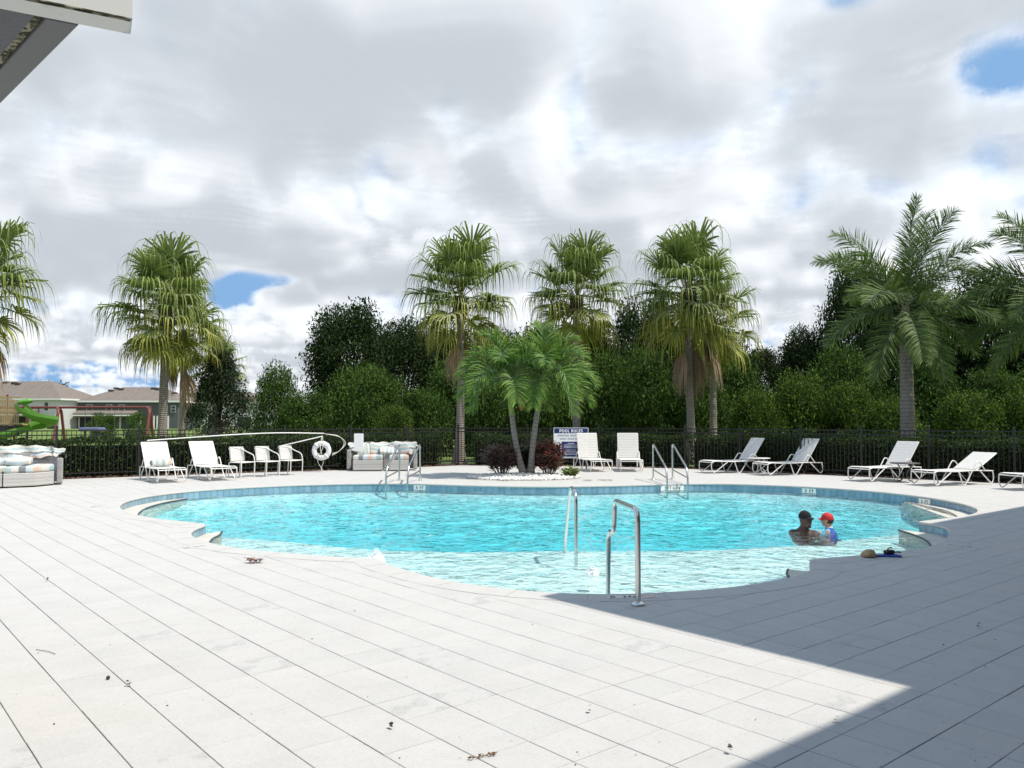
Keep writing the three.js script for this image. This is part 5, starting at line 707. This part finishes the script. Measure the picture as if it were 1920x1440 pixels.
  const noDive = (y, w, h) => { y.strokeStyle = '#b3333a'; y.lineWidth = w * 0.055; y.beginPath(); y.ellipse(w / 2, h / 2, w * 0.4, h * 0.4, 0, 0, 7); y.stroke(); y.strokeStyle = '#222'; y.lineWidth = w * 0.05; y.beginPath(); y.moveTo(w * 0.3, h * 0.35); y.lineTo(w * 0.55, h * 0.5); y.lineTo(w * 0.68, h * 0.66); y.stroke(); y.strokeStyle = '#b3333a'; y.beginPath(); y.moveTo(w * 0.24, h * 0.24); y.lineTo(w * 0.76, h * 0.76); y.stroke(); };
  tile(txt('8  IN'), 'black 8 IN depth mark on the coping by the stepped handrail', 1.0, 7.46, 0.27, 0.125, 0); tile(noDive, 'red no diving mark on the coping by the stepped handrail', 1.235, 7.49, 0.15, 0.125, 0.08);
  tile(txt('NO DIVING'), 'small dark lettered mark beside the ledge near the dried flower', -3.98, 10.38, 0.26, 0.12, 0.75); tile(txt('NO DIVING'), 'small dark lettered mark beside the shaded ledge', 5.66, 10.5, 0.28, 0.12, -0.75); tile(txt('NO DIVING'), 'small dark lettered mark at the lounger side end of the pool', -7.62, 15.25, 0.3, 0.12, 1.1);
}

// ---- bubbler fountains on the shelf
{
  const white = new THREE.MeshPhysicalMaterial({ color: lin(0.88, 0.92, 0.93), roughness: 1, transmission: 0.1, specularIntensity: 0.1, thickness: 0, side: THREE.DoubleSide }), r = mulberry(9);
  const fount = (label, X, Z, s) => { const t = thing('bubbler_fountain', label, 'fountain', P(X, Z, WATER - 0.02), 0, 'bubbling jets on the shelf'); const g = new THREE.SphereGeometry(0.1, 30, 24), p = g.attributes.position; for (let i = 0; i < p.count; i++) { const v = V(p.getX(i), p.getY(i), p.getZ(i)), n = fbm3(v.x * 26 + X, v.y * 20, v.z * 26, 3); const k = 0.75 + n * 0.75 - 0.35 * clamp(v.y / 0.1); p.setXYZ(i, v.x * k * 1.0, 0.02 + v.y * 1.25 * (0.7 + n * 0.6), v.z * k * 1.0); } g.computeVertexNormals(); g.scale(s, s, s); g.scale(1.2, 0.75, 1.2); mesh('white_water', g, white, t);
    const drops = []; for (let k = 0; k < 220; k++) { const a = r() * 6.3, d = 0.02 + r() * r() * 0.2, y = 0.2 * (1 - d * 4.2) * r() + 0.02; const q = new THREE.IcosahedronGeometry(0.003 + r() * 0.008, 0); q.translate(Math.cos(a) * d * s, Math.max(0.01, y) * s, Math.sin(a) * d * s); drops.push(q); } mesh('droplets', merge(drops), white, t); t.children[1].userData.kind = 'stuff'; };
  fount('small white bubbling jet beside the deck point with the dried flower', -1.70, 10.35, 0.85); fount('small white bubbling jet in front of the arched handrail', 0.92, 9.5, 0.5);
}

// ---- things left on the deck
{
  const r = mulberry(19);
  const dry = (n, spread, L, cols) => { const pos = [], col = []; for (let k = 0; k < n; k++) { const p0 = V((r() - 0.5) * spread, 0.008 + r() * 0.03, (r() - 0.5) * spread * 0.5), a = r() * 6.28, e = V(Math.cos(a), 0.3 + r() * 0.5, Math.sin(a)), pts = []; let p = p0; for (let j = 0; j <= 3; j++) { pts.push(p.clone()); p = p.clone().addScaledVector(e, L / 3); e.y -= 0.35; p.y = Math.max(0.006, p.y); } const c = cols[Math.floor(r() * cols.length)]; strip(pos, col, pts, V(-e.z, 0.3, e.x).normalize(), (x) => 0.010 * Math.sin(0.4 + x * 2.4), c, c); } return triGeo(pos, null, col); };
  single('dried_flower', dry(36, 0.13, 0.07, [[0.16, 0.05, 0.025], [0.10, 0.035, 0.02], [0.24, 0.10, 0.04]]), vcDry, 'clump of dried brown flower bracts lying on the sunny deck', 'dried flower', P(-2.88, 9.27, 0.0));
  const tw = []; { const pts = []; for (let i = 0; i <= 8; i++) pts.push(V(-0.075 + i * 0.019, 0.008 + 0.004 * Math.sin(i), 0.012 * Math.sin(i * 0.8))); tw.push(tubeAlong(pts, 0.0016, 5)); for (let k = 0; k < 46; k++) { const q = new THREE.IcosahedronGeometry(0.0022 + r() * 0.0022, 0); q.translate(-0.07 + r() * 0.145, 0.006 + r() * 0.008, (r() - 0.5) * 0.022); tw.push(q); } for (let k = 0; k < 12; k++) { const x = -0.06 + k * 0.011; tw.push(tubeAlong([V(x, 0.008, 0), V(x + 0.006, 0.009, (k % 2 ? 1 : -1) * 0.013)], 0.0009, 4)); } }
  single('dry_seed_twig', merge(tw), std(0.17, 0.085, 0.03, 1), 'small brown dried seed twig lying across a paver joint', 'twig', P(-0.14, 3.96, 0.002), 0.42);
  const bits = [[-2.49, 5.13, 'round dark seed on the sunny pavers'], [-2.3, 5.0, 'tiny cross shaped twig on the sunny pavers'], [-3.2, 5.72, 'thin straw stalk on the sunny pavers'], [0.42, 4.55, 'dark crumb of bark near the seed twig side'], [1.05, 4.0, 'dark chip lying beside a paver corner'], [-0.62, 4.32, 'curled dark leaf chip by the stained paver'], [1.72, 4.42, 'small dry leaf chip close to the shade edge'], [3.6, 6.4, 'dark leaf chip lying out in the shade'], [-4.6, 8.2, 'tiny leaf chip out on the bright pavers']];
  bits.forEach(([X, Z, l], i) => { const g = i === 0 ? new THREE.SphereGeometry(0.012, 12, 10).translate(0, 0.011, 0) : i === 2 ? tubeAlong([V(-0.1, 0.004, 0), V(0, 0.006, 0.004), V(0.12, 0.004, -0.01)], 0.002, 5) : dry(3 + (i % 3), 0.014, 0.017, [[0.06, 0.05, 0.045], [0.10, 0.07, 0.05]]); single('leaf_chip', g, i === 0 || i === 2 ? std(0.05, 0.045, 0.04, 0.9) : vcDry, l, 'debris', P(X, Z, 0.001), i * 1.3); });
  const specks = []; for (let k = 0; k < 110; k++) { const Z = 2.9 + 9 * r() * r(), X = (r() * 2 - 1) * (Z * 0.64); if (inside(X, Z, POOL) || nearest(X, Z, POOL)[0] < 0.1) continue; const q = new THREE.IcosahedronGeometry(0.0018 + r() * r() * 0.005, 0); q.scale(1 + r(), 0.4, 0.6 + r()); q.rotateY(r() * 6); q.translate(X, 0.0035, -Z); specks.push(q); } const sm = shadows(new THREE.Mesh(merge(specks), std(0.09, 0.08, 0.07, 1))); sm.name = 'deck_crumbs'; sm.userData = { kind: 'stuff' }; scene.add(sm);
  // swim things at the pool edge
  const hat = thing('mesh_bag', 'crumpled tan mesh bag on the shaded pool edge', 'bag', P(4.15, 9.62, 0.004)); const hg = new THREE.LatheGeometry([[0, 0.085], [0.04, 0.082], [0.075, 0.068], [0.1, 0.045], [0.105, 0.028], [0.095, 0.01], [0.075, 0.003], [0, 0.003]].map((p) => new THREE.Vector2(...p)), 26); { const p = hg.attributes.position; for (let i = 0; i < p.count; i++) { const k = 1 + 0.35 * (fbm3(p.getX(i) * 14, p.getY(i) * 14, p.getZ(i) * 14, 2) - 0.5); p.setXYZ(i, p.getX(i) * k * 0.8, Math.max(0.002, p.getY(i) * k), p.getZ(i) * k * 0.8); } hg.computeVertexNormals(); } mesh('mesh_body', hg, new THREE.MeshStandardMaterial({ map: tex(128, (u, v) => { const k = 0.7 + 0.5 * tfbm(u, v, 24, 2, 6); return [0.42 * k, 0.29 * k, 0.17 * k]; }), roughness: 1, side: THREE.DoubleSide }), hat);
  const fl = thing('swim_fin', 'flat blue swim fin lying beside the tan mesh bag', 'swim fin', P(4.36, 9.66, 0.004), 0.05); mesh('blade', slab(flipCCW([[-0.16, -0.03], [0.02, -0.05], [0.16, -0.075], [0.165, 0.05], [0.02, 0.05], [-0.16, 0.03]]), 0, 0.022, 0.006), std(0.03, 0.07, 0.36, 0.5), fl); mesh('heel_strap', rod([V(-0.14, 0.02, -0.03), V(-0.2, 0.045, -0.02), V(-0.2, 0.045, 0.02), V(-0.14, 0.02, 0.03)], 0.006, 0.02), std(0.02, 0.03, 0.12, 0.6), fl);
  const gg = thing('dive_mask', 'black dive mask with strap on top of the blue fin', 'mask', P(4.42, 9.69, 0.026), 0.4); mesh('skirt', rbox(0.13, 0.05, 0.075, 0.022, 0, 0.026, 0, 3), std(0.012, 0.012, 0.014, 0.5), gg); mesh('strap', rod([V(0.06, 0.02, 0), V(0.14, 0.02, 0.015), V(0.18, 0.008, 0)], 0.008, 0.03), std(0.015, 0.015, 0.016, 0.6), gg); mesh('snorkel_tube', rod([V(-0.02, 0.05, -0.01), V(0.04, 0.075, -0.02), V(0.07, 0.06, -0.02)], 0.007, 0.02), std(0.25, 0.2, 0.1, 0.6), gg);
}

// ---- playground on the lawn
{
  const red = std(0.15, 0.034, 0.03, 0.5), darkRed = red, Z = 50, y = 2.38;
  const sw = thing('swing_frame', 'dark red arched steel swing frame on the lawn', 'swing', P(-27, Z, -0.03)); mesh('beam', tubeAlong([V(-7, y, 0), V(5.0, y, 0)], 0.075, 12), red, sw);
  for (const x of [-6.4, -0.75, 4.75]) for (const s of [-1, 1]) mesh('leg', rod([V(x, y, 0), V(x + (s > 0 ? 0.4 : 0.0), y - 0.12, s * 0.5), V(x + (s > 0 ? 0.45 : -0.05), 0, s * 1.15)], 0.085, 0.5, 12), darkRed, sw);
  for (const x of [-4.6, -2.4, 1.2, 3.0]) { const q = mesh('swing_seat', box(0.42, 0.04, 0.18, x, 0.55, 0), std(0.02, 0.02, 0.02, 0.7), sw); for (const s of [-0.2, 0.2]) mesh('chain', tubeAlong([V(x + s, 0.55, 0), V(x + s, y, 0)], 0.012, 5), std(0.2, 0.2, 0.2, 0.5, { metalness: 0.7 }), q); }
  const tan = std(0.42, 0.30, 0.17, 0.7), green = std(0.12, 0.30, 0.05, 0.35, { side: THREE.DoubleSide }), tw = thing('play_tower', 'tan and red play tower with green slide', 'playground', P(-28.0, 46, -0.03));
  for (const x of [-1.4, -0.28, 0.9]) for (const z of [-0.6, 0.6]) mesh('post', cyl(0.06, 0.06, x < -0.5 ? 3.2 : x < 0.5 ? 3.05 : 2.3, x - 0.4, 0, z), red, tw);
  mesh('platform', box(2.4, 0.08, 1.3, -0.65, 1.36, 0), tan, tw); mesh('skirt_panel', box(1.9, 0.55, 0.06, -0.2, 1.03, 0.62), std(0.03, 0.028, 0.028, 0.8), tw);
  for (let k = 0; k < 15; k++) { const x = -0.6 + k * 0.095; mesh('slat', box(0.045, 1.65 - Math.abs(k - 4) * 0.04, 0.04, x, 2.2 - Math.abs(k - 4) * 0.02, 0.66), tan, tw); } for (const yy of [1.42, 2.1, 2.86]) mesh('panel_rail', box(1.5, 0.08, 0.05, 0.05, yy, 0.65), tan, tw);
  mesh('slide_hood', new THREE.SphereGeometry(0.34, 18, 12).scale(1.35, 0.5, 0.8).rotateZ(0.2).translate(0.98, 2.62, 0.5), green, tw);
  const path = catm3([V(0.7, 2.05, 0.5), V(1.25, 1.7, 0.55), V(1.75, 1.45, 0.35), V(1.95, 1.3, -0.35), V(1.4, 1.15, -0.9), V(0.7, 1.0, -0.5), V(0.4, 0.7, 0.5), V(-0.4, 0.4, 1.1), V(-1.3, 0.3, 1.2)], 6), pos = []; for (let i = 0; i < path.length - 1; i++) for (let k = 0; k < 8; k++) { const f = (ii, kk) => { const T = path[Math.min(ii + 1, path.length - 1)].clone().sub(path[Math.max(0, ii - 1)]).setY(0).normalize(), N = V(-T.z, 0, T.x), a = (kk / 8 - 0.5) * Math.PI * 1.1; return path[ii].clone().addScaledVector(N, Math.sin(a) * 0.42).add(V(0, 0.42 - Math.cos(a) * 0.42, 0)).toArray(); }; pos.push(...f(i, k), ...f(i + 1, k), ...f(i + 1, k + 1), ...f(i, k), ...f(i + 1, k + 1), ...f(i, k + 1)); } mesh('slide', triGeo(pos), green, tw);
  const bt = thing('play_table', 'low blue grey play table on the lawn under the swing', 'table', P(-23.0, 45, -0.03)); mesh('table_top', rbox(1.15, 0.22, 0.8, 0.09, 0, 1.1, 0, 3), std(0.10, 0.12, 0.22, 0.5), bt); for (const s of [-0.4, 0.4]) mesh('leg', cyl(0.05, 0.05, 1.02, s, 0, 0), std(0.08, 0.08, 0.1, 0.6), bt);
}

// =====================================================================  PEOPLE IN THE WATER
// bodies as one skin: tapered bones joined by a smooth minimum and meshed
function bodyMesh(prims, min, max, cell, k) {
  const size = Math.max(max.x - min.x, max.y - min.y, max.z - min.z), N = Math.min(120, Math.ceil(size / cell) + 4), mc = new MarchingCubes(N, new THREE.MeshBasicMaterial(), false, false, 200000), c = min.clone().add(max).multiplyScalar(0.5), half = N / 2, sc = size / 2 * 1.06;
  const q = V(0, 0, 0);
  for (let z = 0; z < N; z++) for (let y = 0; y < N; y++) for (let x = 0; x < N; x++) {
    q.set(c.x + (x - half) / half * sc, c.y + (y - half) / half * sc, c.z + (z - half) / half * sc); let d = 9;
    for (const p of prims) { let e; if (p.e) { const X = (q.x - p.c.x), Y = (q.y - p.c.y), Z = (q.z - p.c.z), cs = p.cs ?? 1, sn = p.sn ?? 0, X2 = X * cs + Z * sn, Z2 = -X * sn + Z * cs, kx = X2 / p.e[0], ky = Y / p.e[1], kz = Z2 / p.e[2], k0 = Math.sqrt(kx * kx + ky * ky + kz * kz), k1 = Math.sqrt((kx / p.e[0]) ** 2 + (ky / p.e[1]) ** 2 + (kz / p.e[2]) ** 2) || 1; e = k0 * (k0 - 1) / k1; } else { const ax = p.b.x - p.a.x, ay = p.b.y - p.a.y, az = p.b.z - p.a.z, t = clamp(((q.x - p.a.x) * ax + (q.y - p.a.y) * ay + (q.z - p.a.z) * az) / (ax * ax + ay * ay + az * az)); e = Math.hypot(q.x - p.a.x - ax * t, q.y - p.a.y - ay * t, q.z - p.a.z - az * t) - lerp(p.ra, p.rb, t); }
      const kk = p.k ?? k, h = clamp(0.5 + 0.5 * (d - e) / kk); d = lerp(d, e, h) - kk * h * (1 - h); }
    mc.field[x + y * N + z * N * N] = -d;
  }
  mc.isolation = 0; mc.update(); const n = mc.count, P3 = new Float32Array(n * 3), N3 = new Float32Array(n * 3); for (let i = 0; i < n; i++) { P3[i * 3] = mc.positionArray[i * 3] * sc + c.x; P3[i * 3 + 1] = mc.positionArray[i * 3 + 1] * sc + c.y; P3[i * 3 + 2] = mc.positionArray[i * 3 + 2] * sc + c.z; }
  const g = new THREE.BufferGeometry(); g.setAttribute('position', new THREE.BufferAttribute(P3, 3)); g.setAttribute('uv', new THREE.BufferAttribute(new Float32Array(n * 2), 2)); void N3; g.computeVertexNormals();
  // smooth normals from the shared positions
  const key = new Map(), nn = g.attributes.normal; for (let i = 0; i < n; i++) { const s = `${Math.round(P3[i * 3] * 2e4)},${Math.round(P3[i * 3 + 1] * 2e4)},${Math.round(P3[i * 3 + 2] * 2e4)}`; const a = key.get(s) ?? [0, 0, 0, []]; a[0] += nn.getX(i); a[1] += nn.getY(i); a[2] += nn.getZ(i); a[3].push(i); key.set(s, a); } for (const a of key.values()) { const l = Math.hypot(a[0], a[1], a[2]) || 1; for (const i of a[3]) nn.setXYZ(i, a[0] / l, a[1] / l, a[2] / l); }
  return g;
}
const bone = (a, b, ra, rb, k) => ({ a, b, ra, rb, k }), ell = (c, e, k) => ({ c, e, k });
// both figures are modelled facing +x; water line at y = 0
{
  const skin = std(0.072, 0.035, 0.023, 0.6), lip = std(0.17, 0.07, 0.06, 0.5), black = std(0.010, 0.010, 0.012, 0.95), lens = std(0.006, 0.006, 0.01, 0.08), shorts = std(0.02, 0.025, 0.05, 0.8), beard = std(0.012, 0.009, 0.008, 0.9);
  const man = thing('person', 'person in black cap and sunglasses deep in the water, arms round the child', 'person', P(4.62, 13.0, WATER - 0.05), -1.0);
  const head = [ell(V(0, 0.26, 0), [0.096, 0.118, 0.078]), ell(V(0.03, 0.185, 0), [0.07, 0.068, 0.064], 0.03), bone(V(0.085, 0.255, 0), V(0.107, 0.215, 0), 0.011, 0.016, 0.014), ell(V(0.10, 0.213, 0.014), [0.012, 0.010, 0.012], 0.01), ell(V(0.10, 0.213, -0.014), [0.012, 0.010, 0.012], 0.01), ell(V(0.088, 0.182, 0), [0.016, 0.010, 0.025], 0.01), ell(V(0.088, 0.165, 0), [0.015, 0.010, 0.022], 0.008), ell(V(0.075, 0.135, 0), [0.024, 0.022, 0.026], 0.02), ell(V(-0.005, 0.235, 0.08), [0.022, 0.034, 0.010], 0.008), ell(V(-0.005, 0.235, -0.08), [0.022, 0.034, 0.010], 0.008), bone(V(-0.025, 0.19, 0), V(-0.035, 0.06, 0), 0.05, 0.052, 0.02)];
  const neck = V(-0.04, 0.04, 0), torso = [bone(V(-0.035, 0.14, 0), V(-0.04, 0.06, 0), 0.048, 0.068, 0.05), bone(V(0.10, 0.02, -0.08), V(-0.15, 0.02, 0.11), 0.056, 0.056, 0.05), bone(V(-0.06, 0.0, -0.03), V(-0.20, -0.06, -0.21), 0.115, 0.118, 0.06), bone(V(-0.20, -0.06, -0.21), V(-0.33, -0.12, -0.38), 0.112, 0.108, 0.06),
    bone(V(0.112, 0.018, -0.088), V(0.22, -0.09, -0.19), 0.05, 0.04, 0.03), bone(V(0.22, -0.09, -0.19), V(0.235, -0.08, -0.33), 0.04, 0.032, 0.02), bone(V(-0.162, 0.018, 0.118), V(-0.05, -0.10, 0.14), 0.05, 0.04, 0.03), bone(V(-0.05, -0.10, 0.14), V(0.03, -0.085, -0.16), 0.04, 0.032, 0.02),
    bone(V(-0.27, -0.13, -0.44), V(-0.50, -0.2, -0.74), 0.082, 0.056, 0.04), bone(V(-0.50, -0.2, -0.74), V(-0.70, -0.25, -1.02), 0.052, 0.034, 0.02), bone(V(-0.70, -0.25, -1.02), V(-0.80, -0.27, -1.12), 0.032, 0.02, 0.02), bone(V(-0.41, -0.13, -0.33), V(-0.64, -0.2, -0.62), 0.082, 0.056, 0.04), bone(V(-0.64, -0.2, -0.62), V(-0.85, -0.25, -0.90), 0.052, 0.034, 0.02), bone(V(-0.85, -0.25, -0.90), V(-0.94, -0.27, -1.0), 0.032, 0.02, 0.02)];
  void neck;
  const hand = (x, y, z, s) => { const o = [ell(V(x, y, z), [0.042, 0.016, 0.038], 0.015)]; for (let f = 0; f < 4; f++) { const b = V(x + 0.03, y, z + (f - 1.5) * 0.02), L = [0.07, 0.08, 0.075, 0.058][f], m = b.clone().add(V(L * 0.55, -0.006, s * -0.02)), e = m.clone().add(V(L * 0.35, -0.01, s * -0.035)); o.push(bone(b, m, 0.0095, 0.009, 0.005), bone(m, e, 0.009, 0.0075, 0.004)); } o.push(bone(V(x - 0.005, y + 0.01, z - s * 0.03), V(x + 0.045, y + 0.035, z - s * 0.05), 0.011, 0.009, 0.006)); return o; };
  const body = merge([bodyMesh(torso, V(-0.98, -0.4, -1.15), V(0.32, 0.22, 0.26), 0.0115, 0.05), bodyMesh(head, V(-0.14, 0.02, -0.13), V(0.16, 0.4, 0.13), 0.0042, 0.03), bodyMesh(hand(0.225, -0.07, -0.36, 1), V(0.14, -0.16, -0.46), V(0.4, 0.0, -0.26), 0.0035, 0.01), bodyMesh(hand(0.045, -0.08, -0.2, 1), V(-0.04, -0.16, -0.32), V(0.2, 0.0, -0.08), 0.0035, 0.01)]);
  mesh('body', body, skin, man);
  const cap = mesh('cap', new THREE.SphereGeometry(0.1, 30, 18, 0, Math.PI * 2, 0, Math.PI * 0.54).scale(1.06, 1.06, 0.86).rotateZ(-0.06).translate(-0.008, 0.275, 0), black, man); cap.material = black; mesh('brim', capBrim(0.094, 0.08, 0.075), black, cap).position.set(-0.004, 0.285, 0); mesh('button', new THREE.SphereGeometry(0.008, 8, 6).translate(-0.008, 0.382, 0), black, cap);
  const gl = mesh('sunglasses', merge([rbox(0.014, 0.036, 0.056, 0.006, 0.097, 0.253, 0.034), rbox(0.014, 0.036, 0.056, 0.006, 0.097, 0.253, -0.034), box(0.01, 0.008, 0.02, 0.102, 0.262, 0), box(0.11, 0.008, 0.006, 0.045, 0.262, 0.074, 0.16), box(0.11, 0.008, 0.006, 0.045, 0.262, -0.074, -0.16)]), lens, man); void gl;
  mesh('lips', new THREE.SphereGeometry(0.012, 12, 8).scale(0.6, 0.7, 1.9).translate(0.101, 0.173, 0), lip, man); mesh('beard', new THREE.SphereGeometry(0.03, 14, 10).scale(0.75, 0.75, 1.1).translate(0.079, 0.135, 0), beard, man);
  mesh('swim_shorts', bodyMesh([bone(V(-0.26, -0.10, -0.30), V(-0.34, -0.13, -0.385), 0.118, 0.12, 0.05), bone(V(-0.27, -0.13, -0.44), V(-0.41, -0.17, -0.62), 0.094, 0.078, 0.05), bone(V(-0.41, -0.13, -0.33), V(-0.55, -0.17, -0.50), 0.094, 0.078, 0.05)], V(-0.68, -0.32, -0.76), V(-0.08, 0.06, -0.12), 0.013, 0.05), shorts, man);
  function capBrim(R, L, W) { const pos = [], n = 14; const f = (k, s, dy) => { const a = (k / n - 0.5) * 2.0, r0 = R + s * L * Math.pow(Math.cos(a * 0.75), 0.8); return [Math.cos(a) * r0, dy - s * 0.014 - 0.02 * a * a, Math.sin(a) * (R * 0.86 + s * L * 0.35)]; }; void W; for (let k = 0; k < n; k++) for (let j = 0; j < 3; j++) for (const dy of [0, -0.005]) { const A = f(k, j / 3, dy), B = f(k + 1, j / 3, dy), C = f(k + 1, (j + 1) / 3, dy), D = f(k, (j + 1) / 3, dy); dy ? pos.push(...A, ...C, ...B, ...A, ...D, ...C) : pos.push(...A, ...B, ...C, ...A, ...C, ...D); } return triGeo(pos); }

  const fair = std(0.48, 0.28, 0.20, 0.55), redCap = std(0.52, 0.018, 0.014, 0.7), hair = std(0.05, 0.025, 0.014, 0.9), blue = std(0.012, 0.075, 0.36, 0.7), sky2 = std(0.10, 0.40, 0.58, 0.7), white = std(0.6, 0.62, 0.62, 0.8);
  const kid = thing('person', 'small person in red cap and blue swim shirt held in the water', 'person', P(4.99, 13.06, WATER - 0.01), Math.PI - 0.55);
  const kh = [ell(V(0, 0.235, 0), [0.082, 0.095, 0.069]), ell(V(0.025, 0.178, 0), [0.058, 0.055, 0.05], 0.03), bone(V(0.078, 0.225, 0), V(0.09, 0.205, 0), 0.006, 0.010, 0.01), ell(V(0.07, 0.172, 0), [0.012, 0.008, 0.018], 0.01), ell(V(0.062, 0.145, 0), [0.016, 0.014, 0.018], 0.015), ell(V(-0.005, 0.215, 0.070), [0.016, 0.026, 0.009], 0.006), ell(V(-0.005, 0.215, -0.070), [0.016, 0.026, 0.009], 0.006), ell(V(0.07, 0.228, 0.028), [0.010, 0.008, 0.012], 0.006), ell(V(0.07, 0.228, -0.028), [0.010, 0.008, 0.012], 0.006), bone(V(-0.012, 0.18, 0), V(-0.02, 0.06, 0), 0.04, 0.045, 0.02)];
  const kt = [bone(V(-0.02, 0.10, 0), V(-0.02, 0.02, 0), 0.042, 0.05, 0.03), bone(V(-0.02, 0.01, -0.09), V(-0.02, 0.01, 0.09), 0.046, 0.046, 0.04), ell(V(-0.05, -0.09, 0), [0.10, 0.12, 0.108], 0.04), bone(V(-0.02, 0.01, -0.11), V(0.08, -0.06, -0.15), 0.036, 0.028, 0.02), bone(V(0.08, -0.06, -0.15), V(0.22, -0.03, -0.10), 0.027, 0.021, 0.01), bone(V(-0.02, 0.01, 0.11), V(0.08, -0.06, 0.15), 0.036, 0.028, 0.02), bone(V(0.08, -0.06, 0.15), V(0.22, -0.03, 0.10), 0.027, 0.021, 0.01), bone(V(-0.06, -0.17, -0.05), V(0.14, -0.2, -0.12), 0.05, 0.036, 0.03), bone(V(0.14, -0.2, -0.12), V(0.3, -0.27, -0.15), 0.034, 0.024, 0.01), bone(V(-0.06, -0.17, 0.05), V(0.14, -0.2, 0.12), 0.05, 0.036, 0.03), bone(V(0.14, -0.2, 0.12), V(0.3, -0.27, 0.15), 0.034, 0.024, 0.01)];
  const khand = (x, y, z, s) => { const o = [ell(V(x, y, z), [0.026, 0.011, 0.022], 0.01)]; for (let f = 0; f < 4; f++) { const b = V(x + 0.018, y, z + (f - 1.5) * 0.012), L = [0.036, 0.042, 0.04, 0.03][f]; o.push(bone(b, b.clone().add(V(L, -0.012, -s * 0.006)), 0.006, 0.005, 0.003)); } o.push(bone(V(x, y + 0.004, z - s * 0.018), V(x + 0.024, y + 0.018, z - s * 0.03), 0.007, 0.006, 0.004)); return o; };
  mesh('body', merge([bodyMesh(kt, V(-0.2, -0.34, -0.22), V(0.36, 0.13, 0.22), 0.008, 0.04), bodyMesh(kh, V(-0.12, 0.04, -0.11), V(0.12, 0.35, 0.11), 0.0038, 0.025).translate(0, -0.035, 0), bodyMesh(khand(0.235, -0.03, -0.1, -1), V(0.19, -0.08, -0.16), V(0.32, 0.02, -0.04), 0.0026, 0.008), bodyMesh(khand(0.235, -0.03, 0.1, 1), V(0.19, -0.08, 0.04), V(0.32, 0.02, 0.16), 0.0026, 0.008)]), fair, kid);
  const shirt = mesh('swim_shirt', bodyMesh([bone(V(-0.02, 0.045, 0), V(-0.02, 0.02, 0), 0.05, 0.058, 0.03), bone(V(-0.02, 0.01, -0.085), V(-0.02, 0.01, 0.085), 0.052, 0.052, 0.04), ell(V(-0.05, -0.09, 0), [0.108, 0.128, 0.116], 0.04)], V(-0.2, -0.26, -0.18), V(0.12, 0.12, 0.18), 0.007, 0.04), blue, kid);
  for (const s of [-1, 1]) mesh('sleeve', bodyMesh([bone(V(-0.02, 0.012, s * 0.092), V(0.08, -0.06, s * 0.152), 0.049, 0.038, 0.02)], V(-0.1, -0.13, s * 0.12 - 0.12), V(0.16, 0.1, s * 0.12 + 0.12), 0.007, 0.02), sky2, shirt); mesh('collar', new THREE.TorusGeometry(0.047, 0.012, 8, 24).rotateX(Math.PI / 2).translate(-0.02, 0.072, 0), white, shirt);
  mesh('hair', new THREE.SphereGeometry(0.085, 24, 16).scale(0.98, 0.98, 0.86).translate(-0.014, 0.191, 0), hair, kid);
  const kc = mesh('cap', new THREE.SphereGeometry(0.092, 28, 16, 0, Math.PI * 2, 0, Math.PI * 0.55).scale(1.03, 1.0, 0.88).rotateZ(0.06).translate(-0.002, 0.21, 0), redCap, kid); mesh('brim', capBrim(0.088, 0.055, 0.06), redCap, kc).position.set(0.0, 0.215, 0); mesh('rear_strap', box(0.004, 0.012, 0.05, -0.096, 0.19, 0), black, kc);
}

renderer.render(scene, camera);
